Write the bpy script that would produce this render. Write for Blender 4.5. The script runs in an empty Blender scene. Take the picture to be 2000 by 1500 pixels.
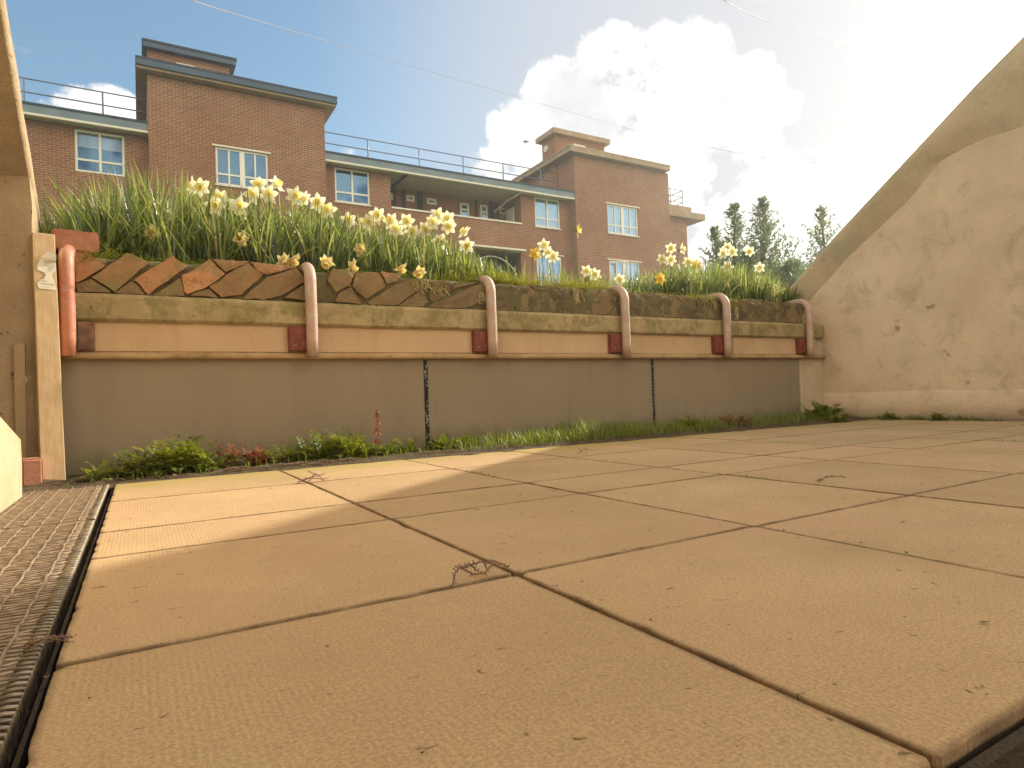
import bpy, bmesh, math, random
from mathutils import Vector, Matrix, noise
R = math.radians
rnd = random.Random(7)
sc = bpy.context.scene
col = sc.collection

# ------------------------------------------------------------ camera
F, YAW, PITCH, ROLL, CAMZ = 1236.3, R(30.445), R(1.0595), R(-2.0347), .281
_f = Vector((math.sin(YAW)*math.cos(PITCH), math.cos(YAW)*math.cos(PITCH), math.sin(PITCH)))
_r = Vector((math.cos(YAW), -math.sin(YAW), 0)); _u = _r.cross(_f)
RV = math.cos(ROLL)*_r + math.sin(ROLL)*_u; UV = -math.sin(ROLL)*_r + math.cos(ROLL)*_u; FV = _f
cd = bpy.data.cameras.new('camera'); cam = bpy.data.objects.new('camera', cd); col.objects.link(cam)
cam.matrix_world = Matrix(((RV.x, UV.x, -FV.x, 0), (RV.y, UV.y, -FV.y, 0), (RV.z, UV.z, -FV.z, CAMZ), (0, 0, 0, 1)))
cd.sensor_width = 36; cd.lens = F*36/2000; cd.clip_start = .02; cd.clip_end = 3000
sc.camera = cam
def ray(px, py): return ((px-1000)/F)*RV - ((py-750)/F)*UV + FV
def atY(px, py, Y):
    d = ray(px, py); d = d*(Y/d.y); return Vector((d.x, Y, d.z+CAMZ))

# ------------------------------------------------------------ light
SUN_AZ, SUN_EL = R(3.5), R(27.2)     # azimuth measured from +X towards +Y
SD = Vector((math.cos(SUN_AZ)*math.cos(SUN_EL), math.sin(SUN_AZ)*math.cos(SUN_EL), math.sin(SUN_EL)))
sl = bpy.data.lights.new('sun', 'SUN'); sl.energy = 4.6; sl.angle = R(.8); sl.color = (1, .99, .87)
so = bpy.data.objects.new('sun', sl); col.objects.link(so)
so.rotation_euler = (-SD).to_track_quat('-Z', 'Y').to_euler(); so.location = (6, 0, 8)
sc.view_settings.view_transform = 'Standard'; sc.view_settings.look = 'None'
sc.view_settings.exposure = .6; sc.view_settings.gamma = 1
sc.cycles.max_bounces = 8; sc.cycles.transparent_max_bounces = 12

class NT:
    def __init__(s, nt): s.nt = nt; nt.nodes.clear()
    def n(s, t, **k):
        o = s.nt.nodes.new(t)
        for a, v in k.items():
            if a.startswith('i_'):
                key = a[2:].replace('_', ' ')
                o.inputs[key if key in o.inputs else a[2:]].default_value = v
            else: setattr(o, a, v)
        return o
    def l(s, a, b): s.nt.links.new(a, b)
    def math(s, op, a, b=None, c=None, clamp=False):
        o = s.nt.nodes.new('ShaderNodeMath'); o.operation = op; o.use_clamp = clamp
        for i, v in enumerate((a, b, c)):
            if v is None: continue
            if isinstance(v, (int, float)): o.inputs[i].default_value = v
            else: s.l(v, o.inputs[i])
        return o.outputs[0]
    def mr(s, v, a, b, c=0., d=1., smooth=True):
        o = s.nt.nodes.new('ShaderNodeMapRange'); o.interpolation_type = 'SMOOTHSTEP' if smooth else 'LINEAR'
        s.l(v, o.inputs[0])
        for i, x in enumerate((a, b, c, d)): o.inputs[i+1].default_value = x
        return o.outputs[0]
    def mix(s, f, a, b, bt='MIX'):
        o = s.nt.nodes.new('ShaderNodeMix'); o.data_type = 'RGBA'; o.blend_type = bt
        for i, v in ((0, f), (6, a), (7, b)):
            if isinstance(v, (int, float)): o.inputs[i].default_value = v
            elif isinstance(v, (tuple, list)): o.inputs[i].default_value = (*v[:3], 1)
            else: s.l(v, o.inputs[i])
        return o.outputs[2]
    def noise(s, vec, scale, detail=4, rough=.55, dist=0.):
        o = s.nt.nodes.new('ShaderNodeTexNoise'); o.inputs['Scale'].default_value = scale
        o.inputs['Detail'].default_value = detail; o.inputs['Roughness'].default_value = rough
        o.inputs['Distortion'].default_value = dist
        if vec is not None: s.l(vec, o.inputs['Vector'])
        return o.outputs['Fac']
    def scl(s, vec, v):
        o = s.nt.nodes.new('ShaderNodeMapping'); o.inputs['Scale'].default_value = v; s.l(vec, o.inputs['Vector']); return o.outputs[0]

# world: Nishita sky with clouds laid out by direction
w = bpy.data.worlds.new('World'); sc.world = w; w.use_nodes = True
N = NT(w.node_tree)
sky = N.n('ShaderNodeTexSky', sky_type='NISHITA', sun_disc=False, sun_elevation=SUN_EL, sun_rotation=math.pi/2-SUN_AZ,
          air_density=1.0, dust_density=1.2, ozone_density=1.0)
tc = N.n('ShaderNodeTexCoord'); D = tc.outputs['Generated']
def dotv(v):
    o = N.n('ShaderNodeVectorMath', operation='DOT_PRODUCT'); N.l(D, o.inputs[0]); o.inputs[1].default_value = v; return o.outputs['Value']
def blob(px, py, rin, rout, gain=1.):       # a cloud round a direction; radii in degrees
    d = ray(px, py).normalized()
    return N.mr(dotv(d), math.cos(R(rout)), math.cos(R(rin)), 0, gain)
blobs = [blob(1010, 275, .5, 4.5, .9), blob(1095, 200, .8, 4.5), blob(1195, 150, 1, 5), blob(1345, 130, 1.2, 5.2), blob(1300, 215, 3, 7.5), blob(1450, 220, 1.5, 5.5), blob(1230, 330, 4.5, 9),
         blob(1560, 520, 6, 11.5), blob(1960, 100, 3, 9.5), blob(1730, 95, .3, 4.5, .8), blob(1850, 10, .5, 4, .8), blob(2300, 200, 12, 20), blob(1800, 470, 6, 11.5),
         blob(105, 255, .8, 3.0, .95), blob(155, 235, .9, 3.1, 1.), blob(215, 235, .9, 3.1, 1.), blob(265, 250, .8, 2.8, .95), blob(180, 340, 2, 4.2, .9), blob(48, 110, .2, 1.9, .5), blob(690, 320, .3, 3.2, .7), blob(990, 330, 1.5, 5, .75),
         blob(-900, 100, 8, 17), blob(2700, -600, 10, 28), blob(900, -1400, 10, 26)]
m = blobs[0]
for b in blobs[1:]: m = N.math('MAXIMUM', m, b)
# unseen clouds behind the camera, brightened as fill for the surfaces facing it
bdot = dotv((math.sin(YAW), math.cos(YAW), 0))
back = N.mr(N.noise(D, 1.6, 3), .34, .52); bm_ = N.mr(bdot, .15, -.3)
m = N.math('MAXIMUM', m, N.math('MULTIPLY', back, bm_))
nz = N.math('ADD', N.math('MULTIPLY', N.noise(D, 7, 5, .6, .2), .5), N.math('MULTIPLY', N.noise(D, 19, 9, .66, .12), .5))
dens = N.math('ADD', m, N.math('MULTIPLY', N.math('MULTIPLY', N.math('SUBTRACT', nz, .5), N.mr(m, 0, .4)), 4.2))
cov = N.mr(dens, .42, .86)
shade = N.mr(N.math('ADD', N.math('MULTIPLY', N.noise(D, 6.5, 8, .62), .75), N.math('MULTIPLY', N.mr(dotv(ray(1140, 205).normalized()), math.cos(R(5)), math.cos(R(1)), 0, 1), -.12)), .24, .46)
toward = N.mr(dotv(SD), .84, .985)
cl = N.mix(shade, (5.7, 5.75, 5.95), (8.8, 8.6, 8.1))
cl = N.mix(toward, cl, (34, 28, 18))
cl = N.mix(N.mr(bdot, .1, -.35), cl, (16.5, 15, 12))  # out-of-view clouds made warmer and brighter to light walls and building
veil = N.mr(dotv(ray(1640, 200).normalized()), .74, .985, 0, .93)
skyc = N.mix(1., sky.outputs[0], (1.27, 1.44, 1.36), 'MULTIPLY')
base = N.mix(veil, skyc, (4.4, 4.5, 4.85))
skyb = N.mix(cov, base, cl)
bg = N.n('ShaderNodeBackground'); N.l(skyb, bg.inputs[0]); bg.inputs[1].default_value = .1
out = N.n('ShaderNodeOutputWorld'); N.l(bg.outputs[0], out.inputs[0])

# ------------------------------------------------------------ materials
def newmat(name):
    m = bpy.data.materials.new(name); m.use_nodes = True; N = NT(m.node_tree)
    p = N.n('ShaderNodeBsdfPrincipled'); o = N.n('ShaderNodeOutputMaterial'); N.l(p.outputs[0], o.inputs[0])
    t = N.n('ShaderNodeTexCoord'); return m, N, p, t.outputs['Object']
def bump(N, p, h, strength=.4, dist=.004):
    b = N.n('ShaderNodeBump'); b.inputs['Strength'].default_value = strength; b.inputs['Distance'].default_value = dist
    N.l(h, b.inputs['Height']); N.l(b.outputs[0], p.inputs['Normal'])
def cmat(name, c1, c2, scale=2., spots=None, moss=None, rough=.85, bs=.4, bd=.003, fine=90., streak=None, spec=.3, rand=None, blot=None):
    """weathered mineral surface: two tones, dark pits, moss patches, vertical streaks"""
    m, N, p, V = newmat(name)
    c = N.mix(N.mr(N.noise(V, scale, 6, .6), .35, .65), c1, c2)
    f = N.noise(V, fine, 3, .7)
    c = N.mix(N.mr(f, .3, .7, .0, .22), c, tuple(x*.45 for x in c1))
    if rand:
        a = N.n('ShaderNodeAttribute'); a.attribute_name = 'tone'
        c = N.mix(a.outputs['Fac'], c, rand)
    if streak:
        s = N.noise(N.scl(V, (7, 7, .9)), 2.2, 5, .6); c = N.mix(N.mr(s, .5, .72, 0, streak[1]), c, streak[0])
    if blot: c = N.mix(N.mr(N.noise(V, blot[1], 8, .72, .5), blot[2], blot[2]+.2, 0, blot[3]), c, blot[0])
    if moss:
        g = N.noise(V, moss[1], 7, .68, .3); c = N.mix(N.mr(g, moss[2], moss[2]+.14, 0, moss[3]), c, moss[0])
    if spots:
        s = N.noise(V, spots[1], 2, .5); c = N.mix(N.mr(s, spots[2], spots[2]+.06, 0, .85), c, spots[0])
    N.l(c, p.inputs['Base Color']); p.inputs['Roughness'].default_value = rough; p.inputs['Specular IOR Level'].default_value = spec
    h = N.math('ADD', N.math('MULTIPLY', f, .5), N.noise(V, fine*.2, 6, .7)); bump(N, p, h, bs, bd)
    return m
M = {}
# paving: fine ridges, stains, tone per slab
m, N, p, V = newmat('paving'); M['paving'] = m
sep = N.n('ShaderNodeSeparateXYZ'); N.l(V, sep.inputs[0])
at = N.n('ShaderNodeAttribute'); at.attribute_name = 'tone'
c = N.mix(N.mr(N.noise(V, 2.6, 6, .62), .3, .7), (.53, .332, .165), (.625, .402, .208))
c = N.mix(N.math('MULTIPLY', at.outputs['Fac'], .33), c, (.35, .225, .11))
c = N.mix(N.mr(N.noise(V, 260, 3, .75), .38, .62, 0, .5), c, (.24, .155, .075))
c = N.mix(N.mr(N.noise(V, 9, 8, .75, .4), .56, .74, 0, .35), c, (.36, .26, .13))
c = N.mix(N.mr(N.noise(N.scl(V, (1, 1.7, 1)), 38, 3, .55, .8), .665, .73, 0, .8), c, (.10, .065, .035))
c = N.mix(N.mr(N.noise(V, 120, 2, .5), .73, .78, 0, .5), c, (.12, .08, .04))
c = N.mix(N.mr(N.noise(V, 75, 2, .5), .27, .22, 0, .45), c, (.62, .48, .30))
c = N.mix(N.mr(N.noise(V, 1.1, 7, .7, .5), .52, .72, 0, .4), c, (.30, .20, .10))
# algae near the bed under the wall; duller tone towards the far right
al = N.math('ADD', sep.outputs['Y'], N.math('MULTIPLY', N.noise(V, 3.5, 5, .6), .55))
c = N.mix(N.mr(al, 2.75, 3.15, 0, .6), c, (.34, .27, .045))
dk = N.math('ADD', N.math('MULTIPLY', sep.outputs['X'], .55), N.math('MULTIPLY', N.noise(V, 1.5, 5, .6), 2.2))
c = N.mix(N.mr(dk, 2.3, 3.5, 0, .45), c, (.30, .245, .135))
c = N.mix(N.mr(N.noise(V, .9, 4, .6), .45, .65, 0, .4), c, (.50, .30, .175))
c = N.mix(N.mr(N.noise(V, 2.3, 5, .6, .3), .56, .70, 0, .35), c, (.40, .31, .14))
ae = N.n('ShaderNodeAttribute'); ae.attribute_name = 'edge'
c = N.mix(N.math('MULTIPLY', N.mr(ae.outputs['Fac'], .15, 1), N.mr(N.noise(V, 14, 5, .7), .3, .65, .2, .75)), c, (.125, .072, .036))
c = N.mix(N.mr(sep.outputs['Z'], -.0095, -.013, 0, .93), c, (.045, .03, .018))
N.l(c, p.inputs['Base Color']); p.inputs['Roughness'].default_value = .88; p.inputs['Specular IOR Level'].default_value = .25
wv = N.n('ShaderNodeTexWave', wave_type='BANDS', bands_direction='X'); wv.inputs['Scale'].default_value = 42; wv.inputs['Distortion'].default_value = 1.6
wv.inputs['Detail'].default_value = 2; N.l(V, wv.inputs['Vector'])
ridge = N.math('MULTIPLY', wv.outputs['Fac'], N.mr(N.noise(V, 2.2, 4, .6), .38, .66))
h = N.math('ADD', N.math('MULTIPLY', ridge, .45), N.math('MULTIPLY', N.noise(V, 130, 5, .8), 1.6)); bump(N, p, h, .5, .0020)

M['concrete'] = cmat('concrete', (.36, .255, .145), (.44, .32, .185), 1.6, spots=((.16, .11, .06), 14, .70), moss=((.25, .215, .10), 2.2, .56, .5), streak=((.29, .215, .12), .5), bs=.5)
M['render'] = cmat('render', (.60, .435, .28), (.72, .54, .35), 1.3, spots=((.30, .20, .11), 9, .71), moss=((.44, .38, .22), 1.7, .57, .45), blot=((.36, .25, .15), 4.5, .5, .55), bs=.9, bd=.006)
M['coping'] = cmat('coping', (.50, .375, .235), (.60, .455, .295), 2.4, spots=((.46, .40, .28), 18, .70), moss=((.38, .325, .19), 3.1, .50, .6), bs=.8, bd=.006, fine=70)
M['column'] = cmat('column', (.36, .25, .145), (.45, .32, .19), 5, spots=((.13, .08, .045), 28, .68), moss=((.24, .20, .11), 6, .55, .5), blot=((.46, .34, .21), 9, .55, .5), bs=1, bd=.008, fine=80)
M['bright'] = cmat('whitewash', (.44, .35, .21), (.52, .43, .27), 4, blot=((.34, .25, .14), 6, .5, .4), bs=.3)
M['beam'] = cmat('beam', (.36, .255, .12), (.45, .325, .165), 3.4, spots=((.07, .05, .03), 42, .68), moss=((.205, .165, .06), 9.0, .46, .8), blot=((.20, .15, .075), 14, .48, .6), streak=((.20, .17, .05), .7), bs=.9, bd=.004, fine=120)
M['board'] = cmat('board', (.52, .33, .18), (.58, .385, .215), 1.8, spots=((.14, .06, .03), 28, .73), streak=((.42, .25, .13), .35), bs=.2, rough=.7)
M['lip'] = cmat('lip', (.38, .23, .11), (.46, .30, .15), 4, moss=((.20, .13, .05), 9, .52, .7), bs=.6)
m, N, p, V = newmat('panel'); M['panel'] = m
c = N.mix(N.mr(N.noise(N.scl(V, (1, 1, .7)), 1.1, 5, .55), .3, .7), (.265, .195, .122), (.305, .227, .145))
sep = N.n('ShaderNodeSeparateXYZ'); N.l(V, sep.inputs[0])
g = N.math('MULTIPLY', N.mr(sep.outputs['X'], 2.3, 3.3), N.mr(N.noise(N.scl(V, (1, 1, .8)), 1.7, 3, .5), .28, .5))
c = N.mix(N.math('MULTIPLY', g, .95), c, (.10, .155, .08))  # green reflection painted into the panel colour towards the right
c = N.mix(N.mr(N.noise(V, 160, 3, .7), .35, .7, 0, .25), c, (.14, .095, .055))
c = N.mix(N.mr(N.noise(N.scl(V, (6, 6, .7)), 1.6, 5, .65), .50, .72, 0, .25), c, (.175, .13, .08))
c = N.mix(N.mr(N.noise(V, 3.5, 7, .7, .4), .52, .7, 0, .35), c, (.31, .235, .15))
c = N.mix(N.math('MULTIPLY', N.mr(N.math('ADD', sep.outputs['Z'], N.math('MULTIPLY', N.noise(V, 9, 6, .65), .2)), .24, .10), .75), c, (.13, .12, .05))
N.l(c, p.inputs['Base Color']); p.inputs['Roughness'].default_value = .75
bump(N, p, N.noise(V, 60, 5, .7), .25, .002)
M['seal'] = cmat('seal', (.012, .011, .010), (.03, .027, .022), 30, spots=((.35, .32, .27), 70, .57), bs=1, bd=.01, fine=200, rough=.6)
M['timber'] = None
m, N, p, V = newmat('timber'); M['timber'] = m
g = N.noise(N.scl(V, (14, 14, 1.3)), 3.2, 6, .62, 1.2)
c = N.mix(N.mr(g, .36, .64), (.47, .31, .16), (.56, .385, .21))
wv = N.n('ShaderNodeTexWave', wave_type='BANDS', bands_direction='DIAGONAL'); wv.inputs['Scale'].default_value = 5.2; wv.inputs['Distortion'].default_value = 4.5; wv.inputs['Detail'].default_value = 2; wv.inputs['Detail Scale'].default_value = .8
N.l(N.scl(V, (1, 1, 1.6)), wv.inputs['Vector'])
c = N.mix(N.math('MULTIPLY', wv.outputs['Fac'], .22), c, (.42, .25, .11))
c = N.mix(N.mr(N.noise(V, 22, 3, .6), .66, .74, 0, .6), c, (.28, .17, .08))
N.l(c, p.inputs['Base Color']); p.inputs['Roughness'].default_value = .75; bump(N, p, g, .3, .002)
M['tube'] = cmat('tube', (.43, .27, .19), (.50, .33, .235), 5, moss=((.44, .37, .29), 11, .50, .85), spots=((.30, .12, .08), 40, .68), rough=.55, bs=.4, spec=.5)
M['tube_red'] = cmat('tube_red', (.44, .14, .07), (.50, .22, .13), 5, moss=((.56, .43, .32), 8, .52, .75), spots=((.30, .08, .05), 40, .7), rough=.5, bs=.4, spec=.5)
M['block'] = cmat('block', (.17, .040, .024), (.27, .075, .045), 12, spots=((.5, .4, .33), 60, .70), moss=((.12, .05, .03), 14, .55, .6), rough=.6, bs=.6)
M['brick'] = cmat('brick', (.46, .19, .085), (.53, .26, .12), 4, rand=(.165, .118, .055), moss=((.22, .17, .07), 7, .47, .8), blot=((.12, .075, .035), 12, .5, .6), spots=((.10, .06, .03), 45, .70), bs=1., bd=.006)
M['brick_red'] = cmat('brick_red', (.40, .17, .10), (.47, .22, .13), 5, spots=((.16, .08, .05), 50, .70), moss=((.33, .20, .11), 8, .55, .5), bs=.8, bd=.004)
M['mortar0'] = cmat('core', (.10, .073, .037), (.16, .115, .055), 6)
M['soil'] = cmat('soil', (.075, .048, .025), (.13, .085, .045), 8, moss=((.11, .12, .03), 9, .52, .8), bs=1, bd=.02, fine=60)
M['jointsoil'] = cmat('jointsoil', (.032, .02, .011), (.06, .038, .02), 12, moss=((.08, .08, .025), 5, .55, .8), bs=1, bd=.01, fine=60)
M['lawn'] = cmat('lawn', (.06, .09, .025), (.08, .11, .035), 1.5, bs=1, bd=.03, fine=20)
M['gravel'] = cmat('gravel', (.20, .13, .08), (.45, .31, .19), 26, spots=((.6, .45, .3), 30, .62), bs=1, bd=.02, fine=40)
def simple(name, c, rough=.6, metal=0., spec=.5, var=.12, sc_=6., bmp=True):
    m, N, p, V = newmat(name)
    k = N.mix(N.mr(N.noise(V, sc_, 5, .6), .3, .7), tuple(x*(1-var) for x in c), tuple(min(1, x*(1+var)) for x in c))
    N.l(k, p.inputs['Base Color']); p.inputs['Roughness'].default_value = rough; p.inputs['Metallic'].default_value = metal
    p.inputs['Specular IOR Level'].default_value = spec
    if bmp: bump(N, p, N.noise(V, sc_*9, 3, .6), .15, .002)
    return m
M['wire'] = simple('wire', (.33, .24, .16), .5, .35, var=.35, sc_=60)
M['wirecap'] = simple('wire_dark', (.36, .25, .16), .5, .3, var=.4, sc_=50)
M['hook'] = simple('hook', (.24, .18, .12), .4, .5, var=.4, sc_=40)
M['paper'] = simple('paper', (.74, .66, .50), .8, var=.08)
M['ink'] = simple('ink', (.22, .18, .14), .8)
M['upvc'] = simple('upvc', (.80, .74, .62), .35, var=.03)
M['sillw'] = simple('sill', (.70, .62, .50), .6)
M['slate'] = simple('slate', (.06, .095, .135), .6, var=.15, sc_=1.5)
M['fascia'] = simple('fascia', (.17, .215, .23), .6, var=.15, sc_=1.5)
M['felt'] = simple('felt', (.035, .05, .075), .7, var=.2)
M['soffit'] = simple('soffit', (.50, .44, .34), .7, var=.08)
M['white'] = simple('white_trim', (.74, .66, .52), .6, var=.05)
M['dark'] = simple('dark', (.02, .024, .03), .6)
M['pipe'] = simple('pipe', (.04, .05, .06), .5)
M['galv'] = simple('galvanised', (.20, .22, .27), .45, .6)
M['blind'] = simple('blind', (.50, .50, .47), .8, var=.1)
M['curtain'] = simple('curtain', (.50, .47, .38), .9, var=.12, sc_=2, bmp=False)
M['room'] = simple('room', (.07, .135, .19), .9, var=.25, sc_=.5, bmp=False)  # backing behind the panes; blue sky reflection painted into its colour
M['tan'] = simple('roofstone', (.36, .25, .15), .8, var=.15, sc_=2)
M['cable'] = simple('cable', (.36, .30, .27), .6)
M['bird'] = simple('bird', (.05, .045, .045), .8)
M['bark'] = simple('bark', (.12, .08, .05), .9, var=.3)
m, N, p, V = newmat('window_glass'); M['glass'] = m
m.node_tree.nodes.remove(p); tr = N.n('ShaderNodeBsdfTransparent'); gl = N.n('ShaderNodeBsdfGlossy'); gl.inputs['Roughness'].default_value = .02
gl.inputs['Color'].default_value = (.30, .55, .85, 1)  # blue of a sky reflection put into the gloss colour
lw = N.n('ShaderNodeLayerWeight'); lw.inputs['Blend'].default_value = .35; mx = N.n('ShaderNodeMixShader')
N.l(N.mr(lw.outputs['Facing'], 0, 1, .07, 1., False), mx.inputs[0]); N.l(tr.outputs[0], mx.inputs[1]); N.l(gl.outputs[0], mx.inputs[2])
N.l(mx.outputs[0], [x for x in m.node_tree.nodes if x.type == 'OUTPUT_MATERIAL'][0].inputs[0])
# building brickwork
def brickmat(name, a, b, mortar):
    m, N, p, V = newmat(name)
    sp = N.n('ShaderNodeSeparateXYZ'); N.l(V, sp.inputs[0]); cb = N.n('ShaderNodeCombineXYZ')
    N.l(N.math('ADD', sp.outputs['X'], sp.outputs['Y']), cb.inputs[0]); N.l(sp.outputs['Z'], cb.inputs[1])
    br = N.n('ShaderNodeTexBrick'); N.l(cb.outputs[0], br.inputs['Vector'])
    for k, v in (('Color1', a), ('Color2', b), ('Mortar', mortar)): br.inputs[k].default_value = (*v, 1)
    br.inputs['Scale'].default_value = 1; br.inputs['Brick Width'].default_value = .225; br.inputs['Row Height'].default_value = .075
    br.inputs['Mortar Size'].default_value = .011; br.inputs['Mortar Smooth'].default_value = .2; br.inputs['Bias'].default_value = -.1
    c = N.mix(N.mr(N.noise(V, .55, 6, .62), .35, .68, 0, .5), br.outputs['Color'], tuple(x*.72 for x in a))
    c = N.mix(N.mr(N.noise(V, 8, 4, .7), .5, .75, 0, .35), c, tuple(x*.6 for x in b))
    N.l(c, p.inputs['Base Color']); p.inputs['Roughness'].default_value = .9; p.inputs['Specular IOR Level'].default_value = .2
    bump(N, p, N.math('SUBTRACT', 1., br.outputs['Fac']), .5, .008); return m
M['bwall'] = brickmat('brickwork', (.325, .132, .064), (.205, .082, .044), (.46, .325, .215))
# leaves
def leafmat(name, c1, c2, trans, rough=.4, spec=.5, sc_=9., tmix=.45):
    m, N, p, V = newmat(name)
    a = N.n('ShaderNodeAttribute'); a.attribute_name = 'tone'
    c = N.mix(a.outputs['Fac'], c1, c2)
    N.l(c, p.inputs['Base Color']); p.inputs['Roughness'].default_value = rough; p.inputs['Specular IOR Level'].default_value = spec
    t = N.n('ShaderNodeBsdfTranslucent'); N.l(N.mix(1., c, trans, 'MULTIPLY'), t.inputs[0])
    mx = N.n('ShaderNodeMixShader'); mx.inputs[0].default_value = tmix
    N.l(p.outputs[0], mx.inputs[1]); N.l(t.outputs[0], mx.inputs[2])
    N.l(mx.outputs[0], [x for x in m.node_tree.nodes if x.type == 'OUTPUT_MATERIAL'][0].inputs[0]); return m
M['leaf'] = leafmat('daffodil_leaf', (.07, .10, .034), (.23, .26, .11), (2.2, 2.0, .95), .27, .9, tmix=.5)
M['dryleaf'] = leafmat('dry_leaf', (.50, .42, .22), (.68, .60, .38), (1.1, 1., .8), .6)
M['petal'] = leafmat('petal', (.84, .79, .52), (.90, .87, .72), (1, .98, .85), .5, .3)
M['petal_y'] = leafmat('petal_yellow', (.85, .56, .06), (.88, .66, .16), (1, .9, .5), .5, .3)
M['petal_old'] = leafmat('petal_withered', (.84, .72, .40), (.88, .80, .54), (1, .9, .6), .6, .3)
M['corona'] = leafmat('corona', (.86, .68, .20), (.90, .78, .36), (1, .9, .5), .5, .3)
M['stem'] = leafmat('stem', (.10, .16, .04), (.16, .22, .07), (1.2, 1.2, .6), .4)
M['weed'] = leafmat('weed', (.085, .12, .02), (.26, .27, .05), (1.6, 1.5, .6), .5)
M['weed_red'] = leafmat('weed_red', (.22, .09, .045), (.36, .17, .08), (1.3, 1., .8), .6)
M['sedum'] = leafmat('sedum', (.16, .19, .03), (.42, .36, .06), (1.4, 1.3, .5), .5)
M['grass'] = leafmat('grass', (.11, .15, .03), (.28, .30, .07), (1.5, 1.5, .6), .45)
M['conifer'] = leafmat('conifer', (.12, .15, .09), (.21, .24, .14), (1.6, 1.6, 1.2), .5, .4, tmix=.35)
M['twig'] = simple('twig', (.17, .095, .055), .8, var=.3, sc_=30)

# ------------------------------------------------------------ mesh helpers
def tag(o, label=None, cat=None, group=None, kind=None):
    if label: o['label'] = label
    if cat: o['category'] = cat
    if group: o['group'] = group
    if kind: o['kind'] = kind
    return o
def empty(name, loc, label, cat, group=None):
    o = bpy.data.objects.new(name, None); col.objects.link(o); o.location = loc; o.empty_display_size = .1
    return tag(o, label, cat, group)
def origin(o):
    v = Vector((0, 0, 0))
    while o: v += o.location; o = o.parent
    return v
class MB:
    def __init__(s): s.v = []; s.f = []; s.t = []; s.e = None
    def add(s, vs, fs, tone=None):
        n = len(s.v); s.v += [tuple(v) for v in vs]; s.f += [tuple(i+n for i in f) for f in fs]
        s.t += [rnd.random() if tone is None else tone]*len(vs)
    def box(s, a, b, tone=None, M_=None):
        x0, y0, z0 = a; x1, y1, z1 = b
        vs = [Vector(q) for q in ((x0,y0,z0),(x1,y0,z0),(x1,y1,z0),(x0,y1,z0),(x0,y0,z1),(x1,y0,z1),(x1,y1,z1),(x0,y1,z1))]
        if M_: vs = [M_ @ v for v in vs]
        s.add(vs, [(0,3,2,1),(4,5,6,7),(0,1,5,4),(1,2,6,5),(2,3,7,6),(3,0,4,7)], tone)
    def tube(s, pts, r, n=8, caps=True, tone=None, r2=None):
        pts = [Vector(p) for p in pts]; vs = []; fs = []
        t0 = (pts[1]-pts[0]).normalized(); a = t0.orthogonal().normalized()
        for i, p in enumerate(pts):
            t = ((pts[min(i+1, len(pts)-1)]-pts[max(i-1, 0)])).normalized()
            a = (a - t*a.dot(t)).normalized(); b = t.cross(a)
            rr = r if r2 is None else r+(r2-r)*i/(len(pts)-1)
            for k in range(n):
                g = 2*math.pi*k/n; vs.append(p+(a*math.cos(g)+b*math.sin(g))*rr)
        for i in range(len(pts)-1):
            for k in range(n): fs.append((i*n+k, i*n+(k+1) % n, (i+1)*n+(k+1) % n, (i+1)*n+k))
        if caps: fs.append(tuple(range(n-1, -1, -1))); fs.append(tuple(range((len(pts)-1)*n, len(pts)*n)))
        s.add(vs, fs, tone)
    def prism(s, poly, axis, a, b, tone=None):      # poly in the two other axes, extruded along axis from a to b
        def P(u, v, w): return {'x': (w, u, v), 'y': (u, w, v), 'z': (u, v, w)}[axis]
        n = len(poly); vs = [P(u, v, a) for u, v in poly]+[P(u, v, b) for u, v in poly]
        s.add(vs, [tuple(range(n)), tuple(range(2*n-1, n-1, -1))]+[(i, i+n, (i+1) % n+n, (i+1) % n) for i in range(n)], tone)
    def build(s, name, mat, parent=None, bevel=0., smooth=False, data=None):
        o0 = origin(parent) if parent else Vector((0, 0, 0))
        me = bpy.data.meshes.new(name); me.from_pydata([tuple(Vector(v)-o0) for v in s.v], [], s.f)
        at = me.attributes.new('tone', 'FLOAT', 'POINT'); at.data.foreach_set('value', s.t)
        if s.e: ae = me.attributes.new('edge', 'FLOAT', 'POINT'); ae.data.foreach_set('value', s.e)
        me.materials.append(mat)
        b = bmesh.new(); b.from_mesh(me); bmesh.ops.recalc_face_normals(b, faces=b.faces[:]) if not smooth or len(s.v) < 60000 else None
        b.to_mesh(me); b.free()
        if smooth: me.polygons.foreach_set('use_smooth', [True]*len(me.polygons))
        o = bpy.data.objects.new(name, me); col.objects.link(o); o.parent = parent
        if bevel:
            m = o.modifiers.new('b', 'BEVEL'); m.width = bevel; m.segments = 2; m.limit_method = 'ANGLE'; m.angle_limit = R(40)
        return o
def rough_grid(o, cuts, amp, freq=8., seed=0.):
    """subdivide a mesh and push its vertices about so edges and faces are uneven"""
    b = bmesh.new(); b.from_mesh(o.data); bmesh.ops.subdivide_edges(b, edges=b.edges[:], cuts=cuts, use_grid_fill=True)
    for v in b.verts: v.co += noise.noise_vector(v.co*freq+Vector((seed, 0, 0)))*amp + noise.noise_vector(v.co*freq*3.1)*amp*.4
    b.to_mesh(o.data); b.free(); o.data.polygons.foreach_set('use_smooth', [True]*len(o.data.polygons)); return o

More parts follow.
